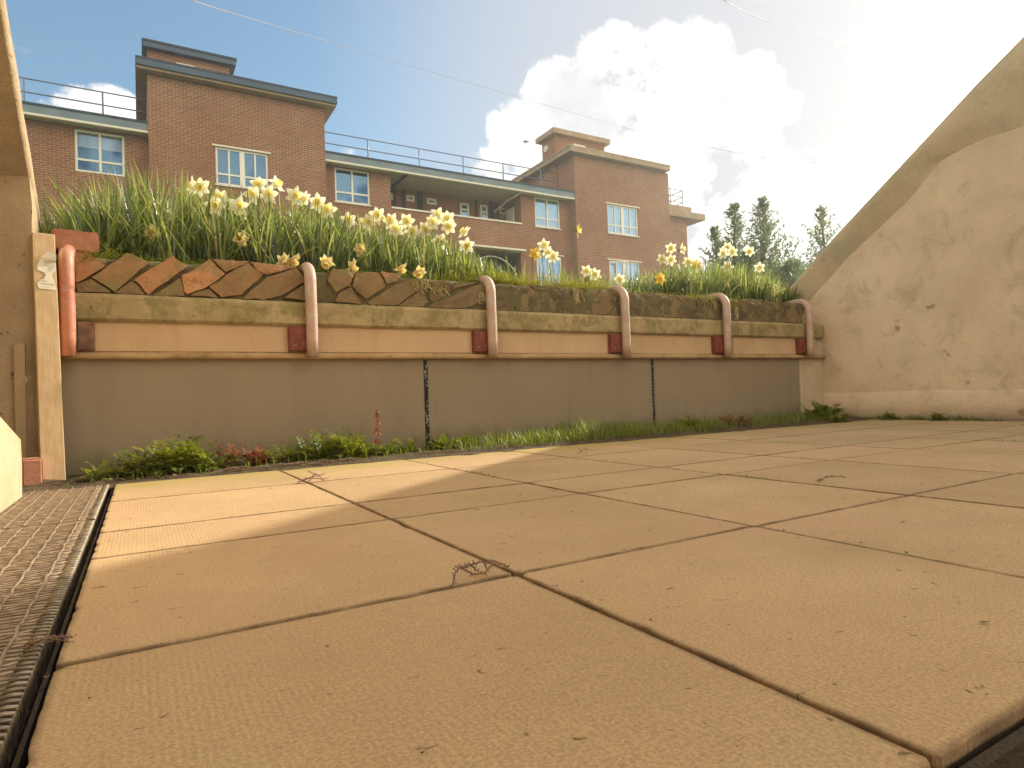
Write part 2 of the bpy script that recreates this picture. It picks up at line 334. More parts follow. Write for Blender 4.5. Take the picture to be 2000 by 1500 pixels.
# ------------------------------------------------------------ setting: ground, paving
g = MB()      # open ground round the sunken patio, one sheet with a pit
X0, X1, Y0, Y1 = -.78, 5.28, -1.2, 3.42
def quad(mb, a, b, c, d): mb.add([a, b, c, d], [(0, 1, 2, 3)])
S = 900
quad(g, (-S, Y1+1.2, .93), (S, Y1+1.2, .93), (S, 20, 1.55), (-S, 20, 1.55)); quad(g, (-S, 20, 1.55), (S, 20, 1.55), (S, S, 1.6), (-S, S, 1.6))
quad(g, (-S, -S, .93), (X0, -S, .93), (X0, Y1+1.2, .93), (-S, Y1+1.2, .93)); quad(g, (X1, -S, .93), (S, -S, .93), (S, Y1+1.2, .93), (X1, Y1+1.2, .93))
quad(g, (X0, -S, -.06), (X1, -S, -.06), (X1, Y0, -.06), (X0, Y0, -.06))
tag(g.build('ground', M['lawn']), kind='structure')
g = MB(); quad(g, (X0, Y0, -.06), (X1, Y0, -.06), (X1, Y1, -.06), (X0, Y1, -.06)); tag(g.build('sub_base', M['jointsoil']), kind='structure')
g = MB()
n = 120
for i in range(n+1):
    for j in range(9):
        x = X0+(X1-X0)*i/n; y = 3.36+(Y1+1.2-3.36)*j/8
        g.v.append((x, y, .925+.025*noise.noise(Vector((x*3, y*3, 0)))+(.02 if j > 1 else 0))); g.t.append(0)
for i in range(n):
    for j in range(8): g.f.append((i*9+j, (i+1)*9+j, (i+1)*9+j+1, i*9+j+1))
tag(g.build('flower_bed', M['soil'], smooth=True), kind='structure')
# paving slabs with open joints
XS = [-.091, .506, 1.068, 1.645, 2.22, 2.795, 3.37, 3.945, 4.52, 4.965]
YS = [.253, .868, 1.449, 1.75, 2.32, 2.84]
g = MB()
for i in range(len(XS)-1):
    for j in range(len(YS)-1):
        gx = .0034 if i < 2 else .0048; gy = (.0034, .0042, .0048, .0062, .006)[j]
        x0, x1, y0, y1 = XS[i]+gx, XS[i+1]-gx, YS[j]+gy, YS[j+1]-gy
        if j == 4: y1 += .02*rnd.random()
        z = rnd.uniform(-.0006, .0006)-.0005*(i+j); t = rnd.random()
        tx, ty = rnd.uniform(-.0008, .0006), rnd.uniform(-.0008, .0006)
        ring = []
        def corner(cx, cy, sx, sy):
            r = rnd.uniform(.004, .011)
            return [(cx+sx*r, cy), (cx, cy+sy*r)] if sx*sy > 0 else [(cx, cy+sy*r), (cx+sx*r, cy)]
        for c_ in (corner(x0, y0, 1, 1)[::-1], corner(x1, y0, -1, 1)[::-1], corner(x1, y1, -1, -1)[::-1], corner(x0, y1, 1, -1)[::-1]): ring += c_
        # order the ring by angle, with small chips along the edges
        cx, cy = (x0+x1)/2, (y0+y1)/2; pts = []
        ring.sort(key=lambda q: math.atan2(q[1]-cy, q[0]-cx))
        for k in range(len(ring)):
            a, b = ring[k], ring[(k+1) % len(ring)]; L = math.hypot(a[0]-b[0], a[1]-b[1]); m_ = max(1, int(L/.022))
            for q in range(m_):
                f = q/m_; px_, py_ = a[0]+(b[0]-a[0])*f, a[1]+(b[1]-a[1])*f
                ch = .0012*noise.noise(Vector((px_*60, py_*60, 0)))+(.004 if rnd.random() < .03 else 0)
                ux, uy = cx-px_, cy-py_; 
                if L > .05:
                    if abs(a[1]-b[1]) < abs(a[0]-b[0]): ux = 0; uy = math.copysign(1, uy)
                    else: uy = 0; ux = math.copysign(1, ux)
                    px_ += ux*ch; py_ += uy*ch
                pts.append((px_, py_))
        n = len(pts); vs = []
        ed = []
        for dz, ins, ev in ((-.05, 0, 1), (-.002, 0, 1), (-.0006, .0006, 1), (0, .0018, .9), (0, .011, 0)):
            for (px_, py_) in pts:
                ix = ins if px_ < cx else -ins; iy = ins if py_ < cy else -ins
                if abs(px_-cx) < abs(x1-cx)-.012: ix = 0
                if abs(py_-cy) < abs(y1-cy)-.012: iy = 0
                if ins > .01: ix = max(-.3, min(.3, (cx-px_)*ins/(x1-cx))); iy = (cy-py_)*ins/(y1-cy)
                ed.append(ev); vs.append((px_+ix, py_+iy, z+dz+(px_-cx)*tx+(py_-cy)*ty))
        fs = [tuple(range(4*n, 5*n))]
        for l in range(4): fs += [(l*n+k, l*n+(k+1) % n, (l+1)*n+(k+1) % n, (l+1)*n+k) for k in range(n)]
        g.add(vs, fs, t); g.e = (g.e or [])+ed
tag(g.build('paving', M['paving']), kind='structure')
g = MB()     # soil in the joints a little below the slab tops
g.box((XS[0]+.01, YS[0]+.01, -.05), (5.0, 2.82, -.011)); tag(g.build('joint_soil', M['jointsoil']), kind='structure')
g = MB(); n1, n2 = 160, 12       # planted strip at the foot of the wall
for i in range(n1+1):
    for j in range(n2+1):
        x = -.5+5.5*i/n1; y = 2.80+.5*j/n2
        g.v.append((x, y, -.012+.018*max(0, noise.noise(Vector((x*9, y*9, 1))))+.02*min(1, j/5))); g.t.append(0)
for i in range(n1):
    for j in range(n2): g.f.append((i*(n2+1)+j, (i+1)*(n2+1)+j, (i+1)*(n2+1)+j+1, i*(n2+1)+j+1))
tag(g.build('soil_strip', M['soil'], smooth=True), kind='structure')
# drain pits with gravel
g = MB(); g.box((-.62, -.4, -.055), (-.115, 2.83, -.03)); g.box((-.1, -.9, -.058), (4.9, .235, -.04)); tag(g.build('gravel_bed', M['gravel']), kind='structure')

# ------------------------------------------------------------ wire gratings over the drains
def grating(name, x0, x1, y0, y1, z, label, along, dl, dc, curl=None):
    t = empty(name, ((x0+x1)/2, (y0+y1)/2, z), label, 'grating')
    a = MB(); b = MB(); c_ = MB()
    def pt(u, v, dz): return (u, v, z+dz)
    x = x0
    while x < x1-.003:
        j = rnd.uniform(-.001, .001)
        a.tube([pt(x+j+.0016*math.sin(k*1.9+x*90), y0+(y1-y0)*k/60, .0032*(1 if k % 2 else .4)) for k in range(61)], .0021, 5); x += dl
    y = y0+dc/2
    while y < y1:
        ph = rnd.uniform(0, 6); w_ = rnd.uniform(-.0012, .0012)
        m_ = 24
        b.tube([pt(x0+(x1-x0)*k/m_, y+w_+.0016*math.sin(k*1.3+ph), .0006*math.sin(k*2.1+ph)) for k in range(m_+1)], .0018, 4); 
        if curl:
            e = x1 if curl > 0 else x0
            c_.tube([pt(e-curl*.004, y, .001), pt(e+curl*.005, y, .0025), pt(e+curl*.012, y+.001, .001), pt(e+curl*.0125, y+.001, -.008), pt(e+curl*.005, y+.001, -.0125), pt(e-curl*.003, y, -.009)], .0026, 6)
        y += dc
    a.build('long_wire', M['wire'], t, smooth=True); b.build('cross_wire', M['wirecap'], t, smooth=True)
    if curl:
        c_.build('hooked_edge', M['hook'], t, smooth=True)
    return t
grating('wire_grating', -.60, -.122, .20, 1.972, -.004, 'long rusty wire mesh grating nearest the camera on the left drain', 'y', .038, .0155, 1)
grating('wire_grating', -.60, -.122, 1.986, 2.84, -.002, 'short wire mesh grating at the foot of the timber post', 'y', .038, .0155, 1)
grating('wire_grating', .1, 2.3, -.35, .195, -.022, 'wire mesh grating sunk below the paving edge in the bottom right corner', 'x', .036, .03)
g = MB(); g.box((-.0985, .20, -.055), (-.094, 2.84, -.012)); g.box((-.09, .238, -.055), (4.9, .248, -.008)); tag(g.build('drain_channel', M['jointsoil']), kind='structure')

# ------------------------------------------------------------ front retaining wall
WY = 3.30
fw = empty('retaining_wall', (2.2, WY, 0), 'low retaining wall with brown panels and a mossy beam below the daffodil bed', 'wall')
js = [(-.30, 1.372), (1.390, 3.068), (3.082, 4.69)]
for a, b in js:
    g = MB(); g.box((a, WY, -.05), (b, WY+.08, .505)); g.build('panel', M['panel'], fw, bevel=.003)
g = MB(); g.box((-.50, WY+.083, -.05), (4.72, WY+.12, .925)); g.build('wall_core', M['mortar0'], fw)
for x, wd in ((1.381, .021), (3.075, .016)):
    g = MB(); pts = []
    g.box((x-wd/2, WY-.006, 0), (x+wd/2, WY+.03, .505)); o = g.build('joint_seal', M['seal'], fw)
    rough_grid(o, 14, .004, 40)
g = MB(); g.prism([(WY+.07, .497), (WY-.035, .503), (WY-.042, .512), (WY-.038, .530), (WY-.02, .5365), (WY+.07, .5365)], 'x', -.30, 4.99)
o = g.build('ledge', M['lip'], fw); rough_grid(o, 0, 0)
b_ = bmesh.new(); b_.from_mesh(o.data)
for k in range(110): 
    bmesh.ops.bisect_plane(b_, geom=b_.verts[:]+b_.edges[:]+b_.faces[:], plane_co=(-2.5+5.29*k/110, 0, 0), plane_no=(1, 0, 0))
for v in b_.verts: v.co += noise.noise_vector(v.co*13)*.0025
b_.to_mesh(o.data); b_.free()
bd = [-.245, .76, 1.83, 2.865, 3.875, 4.90]
for k in range(6):
    a = -.30 if k == 0 else bd[k-1]+.005; b = bd[k]
    if k == 0: continue
    g = MB(); g.box((a, WY-.022, .5375), (b-.003, WY+.06, .672)); g.build('board', M['board'], fw, bevel=.002)
g = MB(); prof = [(WY+.07, .674), (WY-.036, .668), (WY-.048, .680), (WY-.050, .770), (WY-.040, .788), (WY+.07, .792)]
g.prism(prof, 'x', -.30, 4.97); o = g.build('concrete_beam', M['beam'], fw)
b_ = bmesh.new(); b_.from_mesh(o.data)
for k in range(260): bmesh.ops.bisect_plane(b_, geom=b_.verts[:]+b_.edges[:]+b_.faces[:], plane_co=(-2.5+5.27*k/260, 0, 0), plane_no=(1, 0, 0))
bmesh.ops.bisect_plane(b_, geom=b_.verts[:]+b_.edges[:]+b_.faces[:], plane_co=(0, 0, .725), plane_no=(0, 0, 1))
for v in b_.verts: v.co += noise.noise_vector(v.co*7)*.002+noise.noise_vector(v.co*45)*.0016
b_.to_mesh(o.data); b_.free()
# slanting bricks above the beam, clipped to the band
def clip(poly, axis, val, keep_less):
    out_ = []
    for i in range(len(poly)):
        a, b = poly[i], poly[(i+1) % len(poly)]; ia = (a[axis] <= val) == keep_less; ib = (b[axis] <= val) == keep_less
        if ia: out_.append(a)
        if ia != ib:
            f = (val-a[axis])/(b[axis]-a[axis]); out_.append((a[0]+(b[0]-a[0])*f, a[1]+(b[1]-a[1])*f))
    return out_
ANG = R(38); cu, su = math.cos(ANG), math.sin(ANG)
g = MB()
def brick(cx, cz, L, W, top, ang=ANG, yf=WY-.03, depth=.1, tone=0., bot=.794, xmax=4.6):
    c_, s_ = math.cos(ang), math.sin(ang)
    q = [(cx+u*L/2*c_-v*W/2*s_, cz+u*L/2*s_+v*W/2*c_) for u, v in ((-1, -1), (1, -1), (1, 1), (-1, 1))]
    for ax, val, kl in ((1, top, True), (1, bot, False), (0, xmax, True), (0, -.215, False)):
        q = clip(q, ax, val, kl)
        if len(q) < 3: return
    A = sum(q[i][0]*q[(i+1) % len(q)][1]-q[(i+1) % len(q)][0]*q[i][1] for i in range(len(q)))/2
    if abs(A) < .0012: return
    g.prism(q, 'y', yf+rnd.uniform(-.006, .006), yf+depth, tone)
xs_ = -.245
def pxbrick(ox, oy, k, pts, tone, yf=WY-.04):
    q = [atY(ox+a/k, oy+b/k, WY-.036) for a, b in pts]
    g.prism([(p.x, max(.792, min(.972, p.z))) for p in q], 'y', yf+rnd.uniform(-.006, .006), yf+.1, tone)
K5 = 10/3
for pts, tn in (([(156, 152), (250, 155), (355, 238), (168, 345), (156, 330)], .30), ([(265, 310), (490, 140), (640, 205), (415, 406)], .42), ([(540, 320), (790, 165), (885, 235), (630, 418)], .22),
    ([(850, 300), (1035, 172), (1128, 286), (1010, 375), (880, 418), (860, 400)], .0), ([(1050, 160), (1285, 202), (1215, 240), (1135, 276)], .55), ([(1136, 290), (1280, 215), (1380, 292), (1235, 420), (1110, 436), (1030, 370)], .6),
    ([(1298, 206), (1600, 238), (1400, 296), (1345, 268)], .4), ([(1400, 308), (1590, 246), (1655, 330), (1500, 425), (1380, 460), (1245, 442), (1290, 400)], .75),
    ([(415, 412), (528, 328), (618, 424)], .8), ([(160, 352), (262, 318), (395, 408), (165, 400)], .9), ([(655, 428), (845, 310), (862, 408), (870, 440)], .8), ([(890, 425), (1025, 380), (1095, 440), (1080, 452)], .85), ([(1510, 435), (1660, 345), (1680, 470)], .85)):
    pxbrick(100, 450, K5, pts, tn)
for pts, tn in (([(-170, 85), (-20, 100), (-60, 190), (-150, 240), (-200, 150)], .8), ([(-140, 250), (-50, 200), (20, 318), (-150, 300)], .85), ([(-20, 110), (130, 108), (182, 200), (50, 285), (-40, 200)], .75), ([(145, 98), (282, 118), (250, 168), (185, 184)], .35), ([(200, 215), (360, 138), (412, 205), (255, 322), (70, 326), (60, 300)], .85),
    ([(265, 332), (420, 215), (455, 300), (420, 345)], .9), ([(480, 166), (562, 158), (605, 225), (500, 300), (462, 280)], .9), ([(450, 345), (520, 296), (800, 180), (850, 205), (860, 270), (700, 352)], .9), ([(612, 216), (640, 168), (790, 172)], .95)):
    pxbrick(700, 500, K5, pts, tn)
x = 1.93; k = 0
while x < 4.7:
    tone = rnd.uniform(.8, 1); a = .793; b = .955+rnd.uniform(-.006, .006); wd = rnd.uniform(.17, .23); e = .004; yf = WY-.034+rnd.uniform(-.004, .004)
    q1 = [(x+e, a), (x+wd*.62-e, a), (x+wd*.95-e, b-.05), (x+wd*.55, b), (x+.35*wd, b), (x-.02+e, a+.06)]
    q2 = [(x+wd*.62+e, a), (x+wd-e, a), (x+wd*1.0-.02-e, a+.055), (x+wd*.95+e, b-.055)]
    q3 = [(x+wd*.57+e, b), (x+wd*.97, b-.052), (x+wd*1.0, a+.066), (x+wd*1.33-e*2, b)]
    for q in (q1, q2, q3): g.prism(q, 'y', yf, yf+.1, min(1, tone+rnd.uniform(-.1, .1)))
    x += wd
o = g.build('brick_edging', M['brick'], fw)
b_ = bmesh.new(); b_.from_mesh(o.data)
bmesh.ops.bevel(b_, geom=b_.edges[:], offset=.007, segments=2, affect='EDGES', profile=.6, clamp_overlap=True)
bmesh.ops.triangulate(b_, faces=[f for f in b_.faces if len(f.verts) > 4])
bmesh.ops.subdivide_edges(b_, edges=[e for e in b_.edges if e.calc_length() > .03], cuts=3, use_grid_fill=True)
for v in b_.verts: v.co += noise.noise_vector(v.co*22)*.006+noise.noise_vector(v.co*75)*.003
b_.to_mesh(o.data); b_.free()
# soil and mortar packed between the bricks
g = MB(); nx, nz_ = 420, 14
for i in range(nx+1):
    for j in range(nz_+1):
        x = -.30+5.0*i/nx; z = .786+.165*j/nz_
        y = WY-.017+.012*noise.noise(Vector((x*16, z*16, 3)))+.008*noise.noise(Vector((x*50, z*50, 3)))-.018*min(1, max(0, (x-.7)/1.0))
        g.v.append((x, y+(.02 if j == nz_ else 0), z+.006*noise.noise(Vector((x*20, 0, 9))))); g.t.append(0)
for i in range(nx):
    for j in range(nz_): g.f.append((i*(nz_+1)+j, (i+1)*(nz_+1)+j, (i+1)*(nz_+1)+j+1, i*(nz_+1)+j+1))
M['mortar'] = cmat('mortar', (.10, .073, .037), (.17, .122, .058), 6, moss=((.14, .115, .045), 8, .45, .8), spots=((.04, .03, .02), 40, .68), bs=1, bd=.01, fine=80)
g.build('packed_mortar', M['mortar'], fw, smooth=True)

# ------------------------------------------------------------ bent tube posts holding the wall face
def hoop(x, label, red=False, block=True):
    t = empty('bent_post', (x, WY-.085, .505), label, 'post', 'bent tube posts standing along the retaining wall')
    r = .0285; z1 = .885; rb = .085
    pts = [Vector((x, WY-.085, .512)), Vector((x+.001, WY-.085, .6)), Vector((x+.0015, WY-.085, .7)), Vector((x, WY-.085, .8)), Vector((x, WY-.085, z1))]
    for k in range(1, 9):
        a = k/8*math.pi/2; pts.append(Vector((x, WY-.085+rb*(1-math.cos(a)), z1+rb*math.sin(a))))
    pts += [Vector((x, WY+.04, z1+rb)), Vector((x, WY+.12, z1+rb-.004))]
    g = MB(); g.tube(pts, r, 20); g.build('tube', M['tube_red'] if red else M['tube'], t, smooth=False)
    o = t.children[0]; o.data.polygons.foreach_set('use_smooth', [len(p.vertices) == 4 for p in o.data.polygons])
    if block:
        g = MB(); g.box((x-.105, WY-.060, .541), (x+.028, WY-.022, .664)); ob = g.build('mounting_block', M['block'], t, bevel=.004)
    return t
hp = ['bent orange red tube post beside the leaning timber plank', 'pale bent tube post with a bright dark red block, second from the timber plank',
      'bent tube post with a red block just right of the speckled joint seal', 'bent tube post fourth along the wall, left of the thin dark joint',
      'bent tube post with a dull red block, second from the right hand corner', 'faded bent tube post in the right hand corner against the sloping wall']
HX = [atY(px, 640, WY-.085).x for px in (132, 609, 961, 1222, 1420, 1581)]
for k, x in enumerate(HX):
    t = hoop(x, hp[k], red=(k == 0), block=(k > 0))
    if k == 0:
        g = MB(); g.box((x+.03, WY-.05, .541), (x+.092, WY-.02, .664)); g.build('mounting_block', simple('rusty_block', (.20, .10, .055), .8, var=.4, sc_=20), t, bevel=.004)

# ------------------------------------------------------------ right hand wall with splayed sloping coping
rw = empty('side_wall', (5.1, 1.6, 0), 'tall rendered side wall on the right with a sloping mossy coping', 'wall')
outer = [(3.62, .90), (3.474, 1.019), (2.902, 1.475), (2.428, 1.813), (2.12, 2.035), (1.70, 2.36), (1.60, 2.50), (1.50, 2.70), (1.36, 2.98), (1.15, 3.3), (.8, 3.6), (-1.1, 3.7)]
inner = [(3.38, 1.02), (3.269, 1.105), (3.057, 1.286), (2.521, 1.658), (2.301, 1.862), (2.105, 1.912), (1.816, 1.915), (1.65, 1.98), (1.45, 2.25), (1.15, 2.6), (.8, 2.9), (-1.1, 3.0)]
_o = []
for q in ((1520, 585), (1640, 450), (1757, 324), (1835, 240), (1910, 159), (1998, 70)):
    d = ray(*q); d = d*(4.91/d.x); _o.append((d.y, d.z+CAMZ))
outer = [(3.62, .90)]+_o+[(_o[-1][0]-.1, _o[-1][1]+.12)]+outer[7:]
g = MB()
body = [(3.9, -.05)]+[(3.9, .80)]+[(y, z+.02) for y, z in inner if True]+[(-1.1, -.05)]
g.prism(body, 'x', 5.0, 5.27); g.build('rendered_face', M['render'], rw)
g = MB()
def res(pl, n):
    L = [0]
    for a, b in zip(pl, pl[1:]): L.append(L[-1]+math.dist(a, b))
    o_ = []
    for i in range(n+1):
        s = L[-1]*i/n; k = max(j for j in range(len(L)-1) if L[j] <= s+1e-9); f = (s-L[k])/(L[k+1]-L[k])
        o_.append((pl[k][0]+(pl[k+1][0]-pl[k][0])*f, pl[k][1]+(pl[k+1][1]-pl[k][1])*f))
    return o_
nn = 140; ro, ri = res(outer, nn), res(inner, nn); rows = []
NR = 7
for i in range(nn+1):
    (ya, za), (yb, zb) = ro[i], ri[i]; r_ = []
    r_.append((5.27, ya, za)); r_.append((4.922, ya, za))
    for k in range(1, NR+1):
        f = k/NR; e = f**1.15
        wob = .006*noise.noise(Vector((ya*4, za*4, f*3)))
        r_.append((4.91+.09*e+wob, ya+(yb-ya)*f, za+(zb-za)*f+wob*.6))
    rows.append(r_)
w_ = len(rows[0])
for r_ in rows: g.v += r_; g.t += [0]*w_
for i in range(nn):
    for k in range(w_-1): g.f.append((i*w_+k, i*w_+k+1, (i+1)*w_+k+1, (i+1)*w_+k))
g.build('coping', M['coping'], rw, smooth=True)
g = MB(); g.prism([(4.69, 0), (4.69, 3.5)], 'z', 0, 1) if False else None
g = MB(); g.box((4.70, WY-.004, -.05), (5.02, 3.6, .955)); o = g.build('pilaster', M['coping'], rw); rough_grid(o, 10, .006, 6)
g = MB(); nY = 90
for i in range(nY+1):
    y = WY-(WY+1.)*i/nY; top = .215+.02*noise.noise(Vector((y*2.2, 0, 0)))+.006*noise.noise(Vector((y*16, 4, 0)))
    for (dx, z) in ((.0, -.05), (-.003, -.05), (-.004+.002*noise.noise(Vector((y*7, 2, 0))), .10), (-.002+.002*noise.noise(Vector((y*9, 3, 0))), top-.008), (.004, top)):
        g.v.append((5.0+dx, y, z)); g.t.append(0)
for i in range(nY):
    for k in range(4): g.f.append((i*5+k, (i+1)*5+k, (i+1)*5+k+1, i*5+k+1))
g.build('plinth', M['render'], rw, smooth=True)

# ------------------------------------------------------------ left hand wall
lwl = empty('side_wall', (-.6, 2.0, 0), 'narrow concrete side wall at the left edge, lit by the sun', 'wall')
g = MB(); g.prism([(2.72, -.05), (2.72, 1.02), (2.5, 1.22), (1.9, 1.30), (-1.1, 1.5), (-1.1, -.05)], 'x', -.80, -.432)
g.build('rendered_face', M['bright'], lwl)
g = MB(); g.prism([(3.9, -.05), (3.9, .85), (3.51, 1.08), (2.62, 1.69), (1.7, 2.33), (1.0, 2.86), (-1.1, 3.1), (-1.1, -.05)], 'x', -.90, -.84); o = g.build('wall_body', M['column'], lwl)
g = MB(); o1 = [(3.9, .88), (3.51, 1.17), (2.62, 1.78), (1.7, 2.42), (1.0, 2.95), (-1.1, 3.2)]
g.v = []
for i, (y, z) in enumerate(res(o1, 60)):
    w1 = .004*noise.noise(Vector((y*6, z*6, 0)))
    for q in ((-.80, y, z), (-.385, y, z), (-.370+w1, y-.004, z-.014), (-.366+w1, y-.045, z-.085), (-.376, y-.055, z-.10), (-.86, y-.075, z-.125)): g.v.append(q); g.t.append(0)
for i in range(60):
    for k in range(5): g.f.append((i*6+k, i*6+k+1, (i+1)*6+k+1, (i+1)*6+k))
g.build('coping', M['column'], lwl, smooth=True)
g = MB(); pr_ = [(-.86, -.05), (-.352, -.05)]+[(lambda q: (q.x, q.z))(atY(a, b, 3.20)) for a, b in ((62, 470), (62, 400), (57, 350))]+[(-.392, 1.35), (-.86, 1.35)]
g.prism(pr_, 'y', 3.20, 3.42); o = g.build('pilaster', M['column'], lwl)
b_ = bmesh.new(); b_.from_mesh(o.data)
for k in range(60): bmesh.ops.bisect_plane(b_, geom=b_.verts[:]+b_.edges[:]+b_.faces[:], plane_co=(0, 0, 1.9*k/60-.02), plane_no=(0, 0, 1))
for v in b_.verts: v.co += noise.noise_vector(v.co*14)*.0035
b_.to_mesh(o.data); b_.free()
g = MB(); g.prism([(-.05+1.0, -.05), (2.70, -.05), (2.72, .105), (2.70, .195), (2.35, .275), (.95, .55)], 'x', -.43, -.352); g.build('skirting_slab', M['bright'], lwl, bevel=.006)
g = MB(); g.box((-.432, 3.172, .10), (-.395, 3.205, .56)); o = g.build('batten', M['concrete'], lwl, bevel=.003)

# timber plank with torn label, small brick, loose brick
tp = empty('timber_plank', (-.30, 3.09, 0), 'tall sawn timber plank leaning upright with a torn label near its top', 'plank')
MT = Matrix.Translation((-.300, 3.085, .0)) @ Matrix.Rotation(R(4.8), 4, 'Y') @ Matrix.Identity(4)
def tplank():
    g = MB(); a0 = Vector((-.342, 3.085, 0.0)); a1 = Vector((-.2635, 3.10, 0.0)); b0 = Vector((-.3625, 3.165, 1.012)); b1 = Vector((-.2885, 3.18, 1.012)); n_ = 10
    dn = Vector((-.01, .05, 0))
    for i in range(n_+1):
        f = i/n_
        for q in (a0.lerp(b0, f), a1.lerp(b1, f), a1.lerp(b1, f)+dn, a0.lerp(b0, f)+dn): g.v.append(tuple(q+noise.noise_vector(q*5)*.0012)); g.t.append(0)
    for i in range(n_):
        for k in range(4): g.f.append((i*4+k, i*4+(k+1) % 4, (i+1)*4+(k+1) % 4, (i+1)*4+k))
    g.f.append((3, 2, 1, 0)); g.f.append((n_*4, n_*4+1, n_*4+2, n_*4+3)); return g
tplank().build('plank', M['timber'], tp, bevel=.003)
def onplank(u, f, lift=.0015):
    a = Vector((-.342, 3.085, 0)).lerp(Vector((-.3625, 3.165, 1.012)), f); b = Vector((-.2635, 3.10, 0)).lerp(Vector((-.2885, 3.18, 1.012)), f)
    return a.lerp(b, u)+Vector((.19, -1, -.08)).normalized()*lift
g = MB(); e1 = []; e2 = []
lf = [(.995-.375*k/14) for k in range(15)]
prof_l = [.62, .5, .35, .38, .22, .20, .15, .18, .45, .52, .40, .22, .16, .18, .2]; prof_r = [.95, 1.0, 1.0, 1.0, 1.0, .98, .97, .96, .85, .80, .86, .92, .95, .96, .95]
f0 = .925; 
for k in range(15):
    f = f0-.155*k/14; j = rnd.uniform(-.03, .03)
    g.v.append(tuple(onplank(prof_l[k]+j, f, .002))); g.v.append(tuple(onplank(prof_r[k]-abs(j), f, .002+(.012 if k < 4 else 0)))); g.t += [0, 0]
for k in range(14): g.f.append((2*k, 2*k+1, 2*k+3, 2*k+2))
npap = len(g.f)      # lines of small illegible print on the torn label
for k, (u0, u1) in enumerate([(.5, .92), (.45, .9), (.5, .88), (.42, .93), (.62, .9), (.60, .8), (.3, .5), (.28, .6), (.3, .85)]):
    f = .893-.0085*k if k < 6 else .815-.011*(k-6); u = u0
    while u < u1:
        d_ = rnd.uniform(.02, .06); a, b, c_, d2 = onplank(u, f, .0036), onplank(min(u+d_, u1), f, .0036), onplank(min(u+d_, u1), f-.0028, .0036), onplank(u, f-.0028, .0036)
        g.add([a, b, c_, d2], [(0, 1, 2, 3)]); u += d_+.02
lab = g.build('paper_label', M['paper'], tp); lab.data.materials.append(M['ink'])
for p_ in lab.data.polygons: p_.material_index = 1 if p_.index >= npap else 0
g = MB(); Mx = Matrix.Translation((-.369, 3.045, .0)) @ Matrix.Rotation(R(12), 4, 'Z'); g.box((-.034, -.05, 0.0), (.034, .05, .107), None, Mx)
o = g.build('wedge_brick', M['brick_red']); tag(o, 'small brown brick standing on end on the grating at the foot of the timber plank', 'brick')
b_ = bmesh.new(); b_.from_mesh(o.data); bmesh.ops.bevel(b_, geom=b_.edges[:], offset=.008, segments=3, affect='EDGES'); b_.to_mesh(o.data); b_.free()
g = MB(); Mx = Matrix.Translation((-.222, 3.36, .945)) @ Matrix.Rotation(R(2), 4, 'Z') @ Matrix.Rotation(R(1.2), 4, 'Y'); g.box((-.095, -.05, .03), (.075, .05, .122), None, Mx)
o = g.build('loose_brick', M['brick_red']); tag(o, 'loose dusty red brick lying on the end of the brick edging by the timber plank', 'brick')
b_ = bmesh.new(); b_.from_mesh(o.data); bmesh.ops.bevel(b_, geom=b_.edges[:], offset=.007, segments=2, affect='EDGES'); bmesh.ops.subdivide_edges(b_, edges=[e for e in b_.edges if e.calc_length() > .05], cuts=5, use_grid_fill=True)
for v in b_.verts: v.co += noise.noise_vector(v.co*35)*.003
b_.to_mesh(o.data); b_.free()

